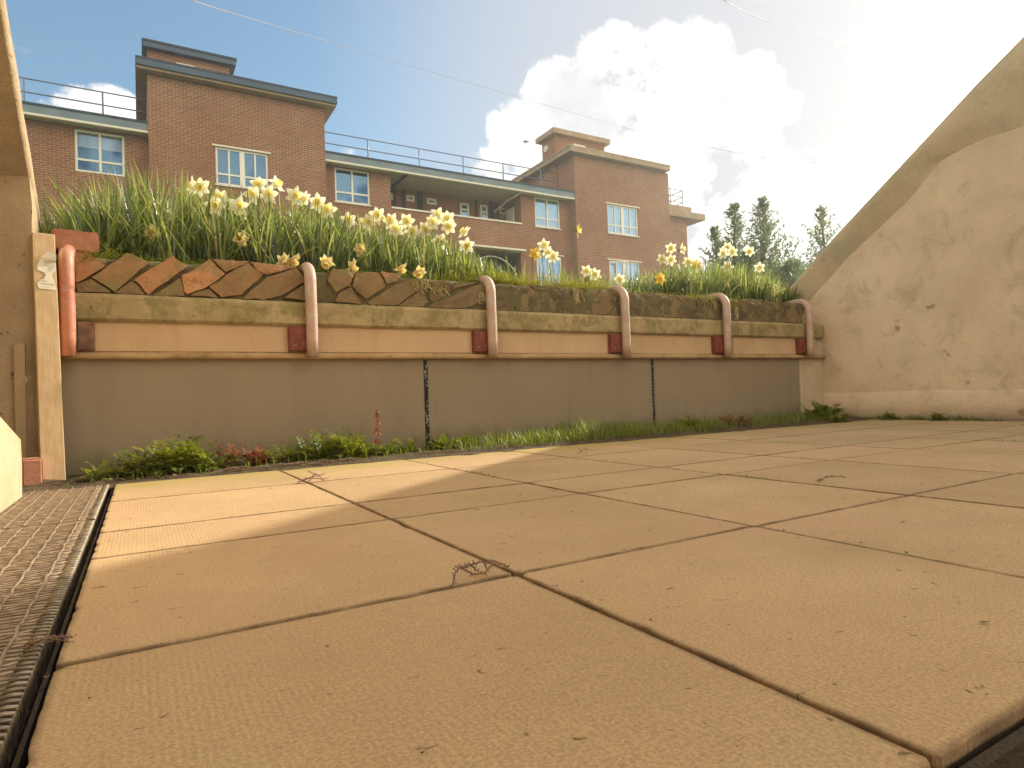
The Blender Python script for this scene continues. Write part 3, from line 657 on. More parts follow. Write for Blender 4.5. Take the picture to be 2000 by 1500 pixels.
# ------------------------------------------------------------ apartment building
BX = empty('apartment_building', (10, 24, 1.6), 'long brown brick apartment block with two flat roofed towers, balcony recess and white windows', 'building')
GZ = 1.3
def part(name, mat, fn, bevel=0.):
    g = MB(); fn(g); return g.build(name, mat, BX, bevel=bevel)
def wall_with_holes(g, x0, x1, z0, z1, y, holes, th=.3):
    """front wall as a grid of boxes leaving window openings"""
    xs = sorted({x0, x1, *[h[0] for h in holes], *[h[1] for h in holes]}); 
    for a, b in zip(xs, xs[1:]):
        cuts = sorted([(h[2], h[3]) for h in holes if h[0] <= a+1e-6 and h[1] >= b-1e-6]); z = z0
        for c0, c1 in cuts:
            if c0 > z: g.box((a, y, z), (b, y+th, c0))
            z = c1
        if z < z1: g.box((a, y, z), (b, y+th, z1))
wins = []
def window(x0, x1, z0, z1, y, cols, low=.30, style='plain', back='room', sill=True, lintel=True, fr=.07, blind=False, ajar=False):
    wins.append((x0, x1, z0, z1))
    yy = y+.05; g = MB()
    g.box((x0, yy, z0), (x0+fr, yy+.07, z1)); g.box((x1-fr, yy, z0), (x1, yy+.07, z1))
    g.box((x0+fr, yy, z0), (x1-fr, yy+.07, z0+fr)); g.box((x0+fr, yy, z1-fr), (x1-fr, yy+.07, z1))
    zt = z0+(z1-z0)*low if low else z0+fr/2
    if low: g.box((x0+fr, yy+.003, zt-fr*.45), (x1-fr, yy+.066, zt+fr*.45))
    for c_ in cols:
        xm = x0+(x1-x0)*c_[0]; wd = c_[1]
        g.box((xm-wd/2, yy-.004, z0+fr), (xm+wd/2, yy+.062, z1-fr))
    f = g.build('window', M['upvc'], BX)
    p = MB(); p.box((x0+fr*.5, yy+.03, z0+fr*.5), (x1-fr*.5, yy+.04, z1-fr*.5)); p.build('pane', M['glass'], f)
    r = MB(); r.box((x0-.02, y+.26, z0-.02), (x1+.02, y+.29, z1+.02)); r.build('curtain' if back != 'room' else 'room_interior', M[back], f)
    if blind:
        b = MB(); b.box((x0+fr, y+.16, z0+(z1-z0)*.62), (x1-fr, y+.17, z1-.02)); b.build('blind', M['blind'], f)
    if sill:
        s = MB(); s.box((x0-.04, y-.05, z0-.055), (x1+.04, y+.11, z0-.002)); s.build('sill', M['sillw'], f)
    if lintel:
        s = MB(); s.box((x0-.1, y-.035, z1+.002), (x1+.1, y+.1, z1+.06)); s.build('lintel', M['white'], f)
    if ajar:
        s = MB(); Mx = Matrix.Translation((x0+fr, y+.04, z0+.06)) @ Matrix.Rotation(R(-32), 4, 'Z')
        w2 = (x1-x0)*.46
        for a, b in (((0, 0, 0), (.05, .05, z1-z0-.14)), ((w2-.05, 0, 0), (w2, .05, z1-z0-.14)), ((.05, 0, 0), (w2-.05, .05, .05)), ((.05, 0, z1-z0-.19), (w2-.05, .05, z1-z0-.14))): s.box(a, b, None, Mx)
        s.build('open_casement', M['upvc'], f)
    return f
T1Y, T2Y, WYB = 23.5, 23.5, 24.0
two = [(.5, .16), (.25, .05), (.75, .05)]
# wing A (left), wing B (middle), wing C (right), towers
window(-1.62, -.27, 7.88, 9.235, WYB, [(.5, .07)], sill=False, lintel=False, blind=True)
window(-5.6, -4.25, 7.88, 9.235, WYB, [(.5, .07)], sill=False, lintel=False)
window(6.58, 7.95, 7.94, 9.27, WYB, [(.5, .07)], sill=True, lintel=False)
window(15.64, 17.03, 7.94, 9.30, WYB, [(.5, .07)], back='curtain', sill=True, lintel=False)
window(15.64, 17.03, 5.30, 6.66, WYB, [(.5, .07)], back='curtain')
window(6.58, 7.95, 5.30, 6.66, WYB, [(.5, .07)])
window(2.39, 4.09, 7.865, 9.17, T1Y, two); window(2.39, 4.09, 5.22, 6.53, T1Y, two)
window(19.44, 21.36, 7.90, 9.30, T2Y, two, back='curtain'); window(19.42, 21.36, 5.25, 6.60, T2Y, two, back='curtain', ajar=True)
window(19.42, 21.36, 2.6, 3.95, T2Y, two, back='curtain'); window(2.39, 4.09, 2.6, 3.95, T1Y, two)
def H(y0_): return [q for q in wins]
part('wing_wall', M['bwall'], lambda g: wall_with_holes(g, -9, .41, GZ, 9.3, WYB, [q for q in wins if q[1] < .41]))
part('wing_wall', M['bwall'], lambda g: wall_with_holes(g, 6.12, 17.60, GZ, 9.3, WYB, [q for q in wins if 6.12 < q[0] < 17]+[(8.80, 14.90, 7.98, 9.3), (12.45, 14.8, GZ, 6.62)]))
def slabs(g, x0, x1): g.box((x0, 23.56, 9.30), (x1, 28.5, 9.60))
part('wing_wall', M['bwall'], lambda g: g.box((23.5, WYB, GZ), (25.2, 31, 9.3)))
part('low_annex', M['bwall'], lambda g: g.box((25.2, 25.5, GZ), (26.0, 31, 7.1)))
part('wing_wall', M['bwall'], lambda g: g.box((-9, 28.2, GZ), (24, 28.5, 9.3)))
part('tower', M['bwall'], lambda g: (wall_with_holes(g, .41, 6.12, GZ, 11.2, T1Y, [q for q in wins if .41 < q[0] < 6.1 and q[1] < 6.1]), g.box((.41, T1Y+.3, GZ), (.71, 28.1, 11.2)), g.box((5.82, T1Y+.3, GZ), (6.12, 28.1, 11.2))))
part('tower', M['bwall'], lambda g: (wall_with_holes(g, 17.58, 23.5, GZ, 11.35, T2Y, [q for q in wins if q[0] > 17.6]), g.box((17.58, T2Y+.3, GZ), (17.88, 28.1, 11.35)), g.box((23.2, T2Y+.3, GZ), (23.5, 28.1, 11.35))))
for x0, x1, z0, z1, mt, ml in ((.12, 6.50, 11.20, 11.50, 'tan', 'felt'), (17.15, 23.36+.0, 11.35, 11.58, 'tan', 'tan')):
    g = MB(); g.box((x0, 23.2, z0+.03), (x1, 28.4, z1)); g.build('tower_roof', M[mt], BX)
    if ml == 'felt': g = MB(); g.box((x0-.02, 23.12, z1-.19), (x1+.02, 28.42, z1-.002)); g.build('fascia', M['slate'], BX)
    g = MB(); g.box((x0-.03, 23.11 if ml == 'felt' else 23.19, z1), (x1+.03, 28.43, z1+.07)); g.build('roof_felt', M[ml], BX)
part('penthouse', M['bwall'], lambda g: g.box((.45, 24.7, 11.55), (3.05, 28.0, 12.62)))
g = MB(); g.box((.33, 24.48, 12.62), (3.25, 28.2, 12.80)); g.build('penthouse_roof', M['slate'], BX)
g = MB(); g.box((.30, 24.45, 12.80), (3.28, 28.23, 12.87)); g.build('roof_felt', M['felt'], BX)
g = MB(); g.box((1.34, 24.66, 12.26), (1.92, 24.70, 12.36)); g.build('vent_grille', M['white'], BX)
part('penthouse', M['bwall'], lambda g: g.box((17.5, 24.85, 9.66), (20.5, 26.0, 12.78)))
g = MB(); g.box((17.25, 24.6, 12.78), (20.70, 26.2, 13.02)); g.build('penthouse_roof', M['tan'], BX)
g = MB(); g.box((18.55, 24.80, 12.42), (19.3, 24.85, 12.52)); g.build('vent_grille', M['white'], BX)
g = MB(); g.tube([(17.50, 25.6, 12.35), (17.42, 25.6, 12.35)], .16, 16); g.build('round_lamp', M['white'], BX)
# roof slabs of the wings: fascia, white drip edge, dark felt
for x0, x1, y0_ in ((-9.2, .41, 23.56), (6.12, 17.58, 23.56)):
    g = MB(); g.box((x0, y0_, 9.345), (x1, 28.4, 9.585)); g.build('wing_roof', M['fascia'], BX)
    g = MB(); g.box((x0, y0_-.02, 9.585), (x1, 28.4, 9.66)); g.build('roof_felt', M['felt'], BX)
    g = MB(); g.box((x0, y0_-.012, 9.275), (x1, y0_+.12, 9.343)); g.build('drip_edge', M['white'], BX)
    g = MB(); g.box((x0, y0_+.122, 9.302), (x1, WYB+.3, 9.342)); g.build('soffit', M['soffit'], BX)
g = MB(); g.box((23.5, 23.7, 9.30), (26.3, 31.2, 9.62)); g.box((23.5, 23.9, 9.62), (25.5, 31, 9.95)); g.build('wing_roof', M['tan'], BX)
# balcony recess
yb = 25.5
part('recess_wall', M['bwall'], lambda g: (g.box((8.8, yb, 6.7), (14.9, yb+.3, 9.3)), g.box((8.5, 24.3, 6.7), (8.8, yb+.3, 9.3)), g.box((14.9, 24.3, 6.7), (15.2, yb+.3, 9.3))))
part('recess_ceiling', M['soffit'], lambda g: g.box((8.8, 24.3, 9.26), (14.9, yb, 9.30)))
part('recess_floor', M['tan'], lambda g: g.box((8.5, 24.3, 6.72), (15.2, yb, 6.9)))
part('balcony_coping', M['white'], lambda g: g.box((8.80, 23.95, 7.93), (14.90, 24.33, 8.0)))
def smallwin(x0, x1, z0, z1, split=False):
    g = MB(); f = .09; y = yb-.05
    g.box((x0, y, z0), (x0+f, y+.05, z1)); g.box((x1-f, y, z0), (x1, y+.05, z1)); g.box((x0+f, y, z0), (x1-f, y+.05, z0+f)); g.box((x0+f, y, z1-f), (x1-f, y+.05, z1))
    if split: zm = z0+(z1-z0)*.48; g.box((x0+f, y, zm), (x1-f, y+.05, zm+.1))
    o = g.build('window', M['upvc'], BX); p = MB(); p.box((x0+f, y+.02, z0+f), (x1-f, y+.03, z1-f)); p.build('pane', M['glass'], o)
    p = MB(); p.box((x0+f, y+.036, z0+f), (x1-f, y+.048, z1-f)); p.build('room_interior', M['room'], o)
for px0, px1, py0, py1, sp_ in ((760, 769, 377, 391, 0), (793, 809, 381, 395, 0), (833, 852, 387, 401, 0), (897, 916, 396, 427, 1), (937, 952, 400, 432, 1), (974, 990, 405, 420, 0)):
    a = atY(px0, py0, yb); b = atY(px1, py1, yb); smallwin(a.x, b.x, b.z, a.z, sp_)
for px in (771, 789, 818, 823, 930, 957, 962, 971): x = atY(px, 380, yb-.08).x; g = MB(); g.tube([(x, yb-.08, 6.9), (x, yb-.08, 9.27)], .055, 8); g.build('drain_pipe', M['pipe'], BX)
for px in (767, ): 
    a = atY(789, 334, 24.0); g = MB(); g.tube([(a.x, 23.66, 9.27), (a.x-.1, 24.4, 9.2), (a.x-.3, yb-.1, 9.0)], .05, 8); g.build('drain_pipe', M['pipe'], BX)
g = MB(); g.tube([(14.75, 23.7, 9.27), (14.5, 24.5, 9.1), (14.3, yb-.1, 8.8)], .045, 8); g.build('drain_pipe', M['sillw'], BX)
g = MB(); g.box((13.35, yb-.04, 6.9), (13.75, yb-.002, 8.9)); g.build('door', simple('orange_door', (.40, .20, .07), .6), BX)
g = MB(); g.box((14.86, 24.6, 6.9), (14.898, 25.3, 8.9)); g.build('door', M['upvc'], BX)
# entrance
part('entrance_canopy', M['white'], lambda g: g.box((12.3, 23.6, 6.64), (14.85, 24.3, 6.72)))
part('entrance_recess', M['dark'], lambda g: g.box((12.4, 25.2, GZ), (14.85, 25.4, 6.64)))
g = MB(); g.tube([(13.4+1.35*math.cos(a*.1), 24.1, 5.05+1.35*math.sin(a*.1)) for a in range(0, 32)], .03, 6); g.build('arch_trim', M['white'], BX)
part('entrance_window', M['curtain'], lambda g: g.box((13.0, 25.1, 4.9), (14.1, 25.18, 5.9)))
# roof railings
def railing(x0, x1, posts, y=25.0, z=9.66):
    g = MB()
    for x in posts: g.tube([(x, y, z), (x, y, 11.0)], .028, 6)
    for zz in (10.98, 10.54): g.tube([(x0, y, zz), (x1, y, zz)], .022, 6)
    g.build('roof_railing', M['galv'], BX)
railing(-8, .45, [-7.2, -5.1, -3.0, -.88]); railing(6.12, 17.5, [8.25, 10.49, 12.58, 14.62, 16.70])
g = MB()
for z in (10.25, 10.55, 10.9): g.tube([(23.5, 24.2, z), (25.2, 24.2, z), (25.2, 30, z)], .022, 6)
for x, y in ((24.3, 24.2), (25.2, 24.2), (25.2, 27), (25.2, 30)): g.tube([(x, y, 9.9), (x, y, 10.9)], .026, 6)
g.build('roof_railing', M['galv'], BX)

# ------------------------------------------------------------ overhead cables and bird
def cable(pts, label, dist):
    a = [Vector((0, 0, CAMZ))+ray(*p[:2]).normalized()*p[2] for p in pts]
    # smooth line through three points (quadratic)
    P0, P1, P2 = a; n_ = 30; out_ = []
    for i in range(n_+1):
        t = i/n_; out_.append(P0*(1-t)*(1-2*t)+P1*4*t*(1-t)+P2*t*(2*t-1))
    g = MB(); g.tube(out_, dist, 5); o = g.build('overhead_cable', M['cable'], smooth=True); tag(o, label, 'cable', 'overhead cables crossing the sky'); return o
cable([(372, 0, 12), (800, 128, 17), (1268, 263, 27)], 'longest thin cable sagging across the sky from top left towards the second tower', .0055)
cable([(1413, 0, 14), (1590, 72, 20), (1800, 126, 28)], 'thin cable in the upper right sky above the other short one', .006)
cable([(1375, 285, 28), (1560, 316, 30), (1775, 330, 32)], 'faint cable meeting the sloping wall below the clouds on the right', .008)
bp = Vector((0, 0, CAMZ))+ray(1027, 277).normalized()*40
g = MB(); 
for s_ in (-1, 1): g.add([bp, bp+RV*.10*s_+UV*.07, bp+RV*.19*s_-UV*.0, bp+RV*.09*s_-UV*.03+FV*.06], [(0, 1, 2, 3)])
g.tube([bp-RV*.02+FV*-.2, bp-RV*.01+UV*.01, bp+FV*.16, bp+FV*.24], .045, 8, r2=.02)
tag(g.build('bird', M['bird'], smooth=False), 'tiny dark bird flying in front of the cloud left of the second tower', 'bird')

# ------------------------------------------------------------ plants
def blade(g, base, az, lean, L, wd, bend, tone, n_=6, twist=0., fold=.25):
    """strap leaf: rises, leans towards azimuth az and bends over"""
    d = Vector((math.cos(az), math.sin(az), 0)); side = Vector((-math.sin(az+twist), math.cos(az+twist), 0)); up = Vector((0, 0, 1))
    p = Vector(base); th = lean; vs = []; 
    for i in range(n_+1):
        f = i/n_; w2 = wd*.5*(min(1, .55+f*1.6) if f < .5 else 1.)*(1-max(0, (f-.72)/.28)**1.7*.93)
        nrm = (d*math.cos(th)-up*math.sin(th)) 
        vs += [p-side*w2+nrm*w2*fold, p, p+side*w2+nrm*w2*fold]
        th += bend/n_*(0.4+1.2*f); p = p+(up*math.cos(th)+d*math.sin(th))*(L/n_)
    fs = []
    for i in range(n_):
        k = i*3; fs += [(k, k+1, k+4, k+3), (k+1, k+2, k+5, k+4)]
    g.add(vs, fs, tone)
def interp(x, tab):
    for (a, va), (b, vb) in zip(tab, tab[1:]):
        if a <= x <= b: return va+(vb-va)*(x-a)/(b-a)
    return tab[0][1] if x < tab[0][0] else tab[-1][1]
def foliage(name, label, ntuft, x0, x1, y0, y1, tops, seed):
    r = random.Random(seed); g = MB(); gd = MB()
    for i in range(ntuft):
        x = r.uniform(x0, x1); y = y0+(y1-y0)*r.random()**1.2
        H_ = (interp(x/ y*3.6, tops)-.28)*y/3.6+.28-.95
        if H_ <= .05: continue
        for k in range(r.randint(7, 13)):
            az = r.uniform(0, 6.283); L = H_*r.uniform(.62, 1.1); ln = abs(r.gauss(0, .22))
            if r.random() < .12: ln += .5; L *= 1.0
            bx, by = x+r.gauss(0, .025), max(3.36, y+r.gauss(0, .025))
            (blade)(g, (bx, by, .93), az, ln, L, r.uniform(.0055, .0105), r.uniform(.05, .9)*(1.6 if r.random() < .15 else .8), r.random()**1.3, twist=r.uniform(-.6, .6))
        if r.random() < .6:
            az = r.uniform(0, 6.283); blade(gd, (x, y, .93), az, abs(r.gauss(0, .3)), H_*r.uniform(.7, 1.05), .007, r.uniform(.1, 1.4), r.random())
    o = g.build(name, M['leaf'], smooth=True); tag(o, label, 'foliage', kind='stuff')
    return o, gd
tL = [(-.5, 1.14), (-.33, 1.20), (-.22, 1.34), (-.02, 1.45), (.10, 1.48), (.45, 1.43), (.85, 1.42), (1.2, 1.36), (1.6, 1.33), (1.9, 1.22), (2.15, 1.10)]
o, gd = foliage('daffodil_leaves', 'thick mass of narrow green daffodil leaves behind the left half of the brick edging', 430, -.42, 2.08, 3.42, 4.15, tL, 3)
tR = [(2.5, 1.05), (2.9, 1.18), (3.2, 1.20), (3.45, 1.22), (3.6, 1.31), (4.2, 1.34), (4.5, 1.33), (4.9, 1.26), (5.1, 1.16)]
o2, gd2 = foliage('daffodil_leaves', 'patch of green daffodil leaves in the right hand end of the bed by the sloping wall', 250, 3.42, 5.0, 3.42, 4.1, tR, 5)
o3, gd3 = foliage('daffodil_leaves', 'sparse upright daffodil leaves in front of the open lower window of the second tower', 26, 2.72, 3.35, 3.42, 3.9, tR, 8)
o4, gd4 = foliage('daffodil_leaves', 'few daffodil leaves rising from the yellow green cover near the middle of the bed', 10, 2.05, 2.7, 3.45, 3.8, [(1.8, 1.25), (2.8, 1.16)], 9)
dg = MB()
for q in (gd, gd2, gd3, gd4):
    n0 = len(dg.v); dg.v += q.v; dg.t += q.t; dg.f += [tuple(i+n0 for i in f) for f in q.f]
tag(dg.build('dry_leaves', M['dryleaf'], smooth=True), 'straw coloured dry leaf blades scattered among the green daffodil leaves', 'foliage', kind='stuff')

# daffodil heads
def petal_mesh(withered=False):
    g = MB()
    for k in range(6):
        a = k*math.pi/3+rnd.uniform(-.12, .12); L = rnd.uniform(.040, .047)*(.8 if withered else 1); W = rnd.uniform(.0125, .015); cup = rnd.uniform(-.15, .35)+(rnd.uniform(-.7, .5) if withered else 0)
        d = Vector((math.cos(a), math.sin(a), 0)); s = Vector((-math.sin(a), math.cos(a), 0)); vs = []; z = Vector((0, 0, 1))
        for i in range(7):
            f = i/6; w2 = W*math.sin(math.pi*min(1, .08+f*.92)**.8)**.75 if f < 1 else .0006
            c_ = d*(L*f)*(math.cos(cup*f))+z*(L*math.sin(cup*f)*f)+z*.002*math.sin(f*9+k)
            vs += [c_-s*w2+z*w2*.22, c_-z*.0015, c_+s*w2+z*w2*.22]
        fs = []
        for i in range(6):
            q = i*3; fs += [(q, q+1, q+4, q+3), (q+1, q+2, q+5, q+4)]
        g.add(vs, fs)
    return g
def corona_mesh():
    g = MB(); n_ = 24; prof = [(.004, -.004), (.0085, .002), (.0105, .010), (.0125, .018), (.0165, .0235)]; vs = []
    for j, (r_, z) in enumerate(prof):
        for k in range(n_):
            a = 2*math.pi*k/n_; fr = (1+.10*math.sin(k*2*math.pi/3+j)) if j == 4 else 1; vs.append((r_*fr*math.cos(a), r_*fr*math.sin(a), z+(.0012*math.sin(k*2.1) if j == 4 else 0)))
    fs = [(j*n_+k, j*n_+(k+1) % n_, (j+1)*n_+(k+1) % n_, (j+1)*n_+k) for j in range(4) for k in range(n_)]+[tuple(range(n_-1, -1, -1))]
    g.add(vs, fs); return g
protoP = {}
def meshdata(key, g, mat):
    o = g.build(key, mat, smooth=True); me = o.data; bpy.data.objects.remove(o); return me
PW = [meshdata('petals', petal_mesh(), M['petal']) for _ in range(4)]; PY = [meshdata('petals', petal_mesh(), M['petal_y'])]
PO = [meshdata('petals', petal_mesh(True), M['petal_old']) for _ in range(2)]
M['corona_old'] = leafmat('corona_withered', (.80, .64, .30), (.84, .70, .38), (1, .9, .6), .6, .3)
CWO = meshdata('trumpet', corona_mesh(), M['corona_old'])
CW = meshdata('trumpet', corona_mesh(), M['corona'])
def daffodil(px, py, Y, kind, label, face=None, size=1.):
    hp_ = atY(px, py, Y)
    if kind == 'hang':   # head drooping over the edging, seen from above and the side
        base = Vector((hp_.x+rnd.uniform(-.03, .05), 3.40, .93)); n_ = Vector((rnd.uniform(-.5, .5), -.45, -.85)).normalized()
    else:
        base = Vector((hp_.x+rnd.uniform(-.04, .04), max(3.40, Y+rnd.uniform(-.02, .05)), .93))
        n_ = Vector(face) if face else (Vector((0, 0, CAMZ))-hp_).normalized()+Vector((rnd.uniform(-.45, .45), rnd.uniform(-.2, .2), rnd.uniform(-.1, .45)))
        n_.normalize()
    t = empty('daffodil', base, label, 'flower', 'daffodils in the bed above the wall')
    q = n_.to_track_quat('Z', 'Y')
    me = rnd.choice(PY if kind == 'yellow' else PO if kind in ('hang', 'old') else PW)
    for nm, data in (('petals', me), ('trumpet', CWO if kind in ('hang', 'old') else CW)):
        o = bpy.data.objects.new(nm, data); col.objects.link(o); o.parent = t; o.location = hp_-base
        o.rotation_mode = 'QUATERNION'; o.rotation_quaternion = q @ Matrix.Rotation(rnd.uniform(0, 1), 3, 'Z').to_quaternion(); o.scale = (size,)*3
    neck = hp_-n_*.022; g = MB()
    if kind == 'hang':
        top = Vector((hp_.x*.4+base.x*.6, 3.36, max(base.z+.10, hp_.z+.11))); pts = [base.lerp(top, k/5) for k in range(5)]+[top, top.lerp(neck, .3)+Vector((0, -.01, .012)), neck.lerp(top, .3), neck, hp_]
    else:
        top = neck+Vector((0, 0, .012))-n_*.01; pts = [base.lerp(top, k/5)+Vector((.008*math.sin(k), 0, 0)) for k in range(5)]+[top, neck, hp_-n_*.003]
    g.tube(pts, .0028, 6, r2=.0022); g.build('stem', M['stem'], t, smooth=True)
    g = MB(); g.tube([neck-n_*.012, neck-n_*.006, neck, neck+n_*.006], .0045, 7); g.build('seed_pod', M['stem'], t, smooth=True)
    return t
FL = [  # px, py, Y, kind, label
 (392,366,3.62,'w','large cream daffodil highest at the left, in front of the first tower window'),
 (377,364,3.75,'w','cream daffodil seen side on, tucked behind the highest left hand bloom'),
 (420,402,3.50,'w','open star shaped cream daffodil facing out just below the first tower window'),
 (465,403,3.50,'w','wide cream daffodil directly right of the star shaped one below the tower window'),
 (494,381,3.66,'w','pale yellow daffodil under the right side of the first tower window'),
 (524,380,3.62,'w','cream daffodil paired below the tall side facing one right of the tower window'),
 (540,361,3.70,'w','small cream daffodil standing tallest right of the first tower window'),
 (575,382,3.60,'w','cream daffodil facing out beneath the corner of the first tower'),
 (595,390,3.66,'w','white daffodil seen from the side with narrow hanging petals, below the tower corner'),
 (621,396,3.56,'w','cream daffodil just left of the white window of the middle wing'),
 (639,411,3.52,'w','deeper yellow cream daffodil low at the left foot of the middle wing window'),
 (296,453,3.44,'old','faded orange yellow daffodil low among leaves at the far left'),
 (470,466,3.42,'old','dull beige daffodil low in shade above the second brick'),
 (554,508,3.30,'hang','left one of two withered heads drooping side by side over the bricks'),
 (573,506,3.30,'hang','right one of two withered heads drooping side by side over the bricks'),
 (638,512,3.29,'hang','withered daffodil head hanging just right of the pale bent post'),
 (688,519,3.28,'hang','withered daffodil head resting on the brick edge below the hanging white yellow one'),
 (704,487,3.38,'old','pale drooping daffodil with spread petals hanging in the dark leaves above the edging'),
 (738,421,3.55,'w','cream yellow daffodil under the left end of the balcony recess'),
 (764,432,3.53,'w','white daffodil beside the bloom under the left end of the balcony recess'),
 (773,450,3.48,'w','small yellow daffodil lowest of the three under the left end of the balcony'),
 (806,454,3.6,'w','half hidden small yellow daffodil between the two balcony groups'),
 (845,436,3.52,'w','large white star daffodil facing out in front of the balcony wall'),
 (832,449,3.56,'w','yellow daffodil tucked behind the left of the large white star daffodil'),
 (854,421,3.68,'w','yellow tipped daffodil peeking above the large white star daffodil'),
 (875,427,3.58,'w','white daffodil highest of the pair to the right of the large star daffodil'),
 (876,443,3.54,'w','pale yellow daffodil lowest of the pair right of the large star daffodil'),
 (908,455,3.62,'w','white daffodil bud like and side on above the big drooping bloom'),
 (911,480,3.48,'w','big cream daffodil tilting down at the right end of the left hand mass'),
 (860,471,3.60,'w','small white daffodil half buried in leaves below the balcony group'),
 (783,522,3.27,'hang','ragged withered head lying on the brick edge, left of two near the mossy gap'),
 (819,531,3.27,'hang','ragged withered head lying on the brick edge, right of two near the mossy gap'),
 (1062,480,3.6,'w','small white daffodil standing above the yellow green cover left of the second tower'),
 (1045,496,3.62,'yellow','small yellow daffodil left in the cluster before the second tower'),
 (1080,502,3.55,'w','white daffodil facing right in the cluster before the second tower'),
 (1071,494,3.66,'w','white daffodil at the back of the cluster before the second tower'),
 (1128,450,3.5,'yellow','single deep yellow daffodil on a tall bending stem before the second tower'),
 (1145,530,3.5,'w','small white daffodil left of the pair below the deep yellow one'),
 (1163,537,3.48,'w','small white daffodil right of the pair below the deep yellow one'),
 (1211,547,3.5,'w','little white daffodil in front of the open window of the second tower'),
 (1311,485,3.6,'w','white daffodil highest left of the right hand patch'),
 (1332,487,3.64,'w','white daffodil side on next to the highest left one of the right patch'),
 (1294,506,3.62,'w','white daffodil at the left edge of the right hand patch'),
 (1311,508,3.55,'w','white daffodil below the highest left one of the right hand patch'),
 (1290,545,3.45,'yellow','yellow daffodil low at the left foot of the right hand patch'),
 (1344,512,3.7,'w','half hidden white daffodil in the middle of the right patch leaves'),
 (1360,518,3.66,'yellow','small yellowish daffodil low in the middle of the right hand patch'),
 (1413,496,3.58,'w','large cream daffodil leftmost of the three before the conifers'),
 (1421,483,3.68,'w','cream daffodil topmost of the three before the conifers'),
 (1431,493,3.6,'w','cream daffodil rightmost of the three before the conifers'),
 (1464,491,3.62,'w','pale yellow daffodil standing alone before the middle conifer'),
 (1483,523,3.5,'w','yellow centred daffodil near the right end of the bed'),
 (680,432,3.6,'w','small white bloom in leaves just left of the blooms under the balcony end'),
 (720,434,3.55,'w','small white bloom touching the left of the blooms under the balcony end'),
 (795,433,3.62,'w','small white bud like bloom in front of the balcony wall, left of the large star'),
 (505,362,3.8,'w','half open cream bloom poking up between the two tallest clusters near the tower window'),
 (430,388,3.7,'w','partly hidden cream bloom behind the open star shaped daffodil'),
 (1421,521,3.6,'w','small white daffodil sunk in leaves below the three before the conifers')]
sides = {595: (-.5, -.3, .1), 377: (-.9, -.3, .1), 908: (-.8, -.2, .5), 1332: (.9, -.4, .3), 1128: (.75, -.55, -.1), 911: (-.3, -.9, -.25), 540: (.5, -.7, .4)}
for px, py, Y, kd, lb in FL:
    far_ = px > 1040
    daffodil(px, py, Y, kd, lb, sides.get(px), 1.28 if not far_ else 1.15)

# low plants: little-leaf cover
def sprig(g, base, h, n_, ls, r, spread=.5, tone0=0., tone1=1., fern=False):
    """stem with small leaflets along it"""
    az = r.uniform(0, 6.283); p = Vector(base); d = Vector((math.cos(az)*spread*r.random(), math.sin(az)*spread*r.random(), 1)).normalized()
    for i in range(n_):
        f = i/n_; p = p+d*(h/n_); d = (d+Vector((r.gauss(0, .12), r.gauss(0, .12), -.07))).normalized()
        for s in range(2 if not fern else 3):
            a = r.uniform(0, 6.283); v = Vector((math.cos(a), math.sin(a), r.uniform(-.1, .7))).normalized(); l = ls*r.uniform(.6, 1.2)*(1-.45*f)
            sd = v.cross(Vector((0, 0, 1))).normalized()*l*.30; t = r.uniform(tone0, tone1)
            up = Vector((0, 0, 1))*l*.12
            g.add([p, p+v*l*.5+sd+up, p+v*l, p+v*l*.5-sd+up], [(0, 1, 2), (0, 2, 3)], t)
def cover(name, mat, label, n_, fn, h, ls, seed, kind='stuff', cat='ground cover', k_=7):
    r = random.Random(seed); g = MB()
    for _ in range(n_): b = fn(r); sprig(g, b, h*r.uniform(.4, 1.15), k_, ls, r)
    o = g.build(name, mat); tag(o, label, cat, kind=kind); return o
cover('ground_cover', M['sedum'], 'yellow green low cover growing over the edging in the middle of the bed', 1500,
      lambda r: (lambda x: (x, 3.30+abs(r.gauss(0, .10)), .93+.02*r.random()))(r.choice([r.gauss(2.15, .27), r.gauss(2.55, .16), r.gauss(1.9, .15)])), .105, .013, 21)
cover('ground_cover', M['weed'], 'fine dark green weeds between the leaf mass and the left hand bricks', 900,
      lambda r: (r.uniform(-.22, 1.9), 3.32+abs(r.gauss(0, .06)), .935), .055, .016, 22)
cover('ground_cover', M['sedum'], 'light moss and weeds along the edging at the right hand end of the bed', 900,
      lambda r: (r.choice([r.uniform(2.7, 4.6), r.gauss(3.65, .2)]), 3.31+abs(r.gauss(0, .05)), .93), .05, .011, 23)
cover('ground_cover', M['weed'], 'grey green bushy weeds at the left end of the bed above the loose brick', 500,
      lambda r: (r.gauss(-.18, .1), 3.55+abs(r.gauss(0, .1)), .93), .16, .022, 24)
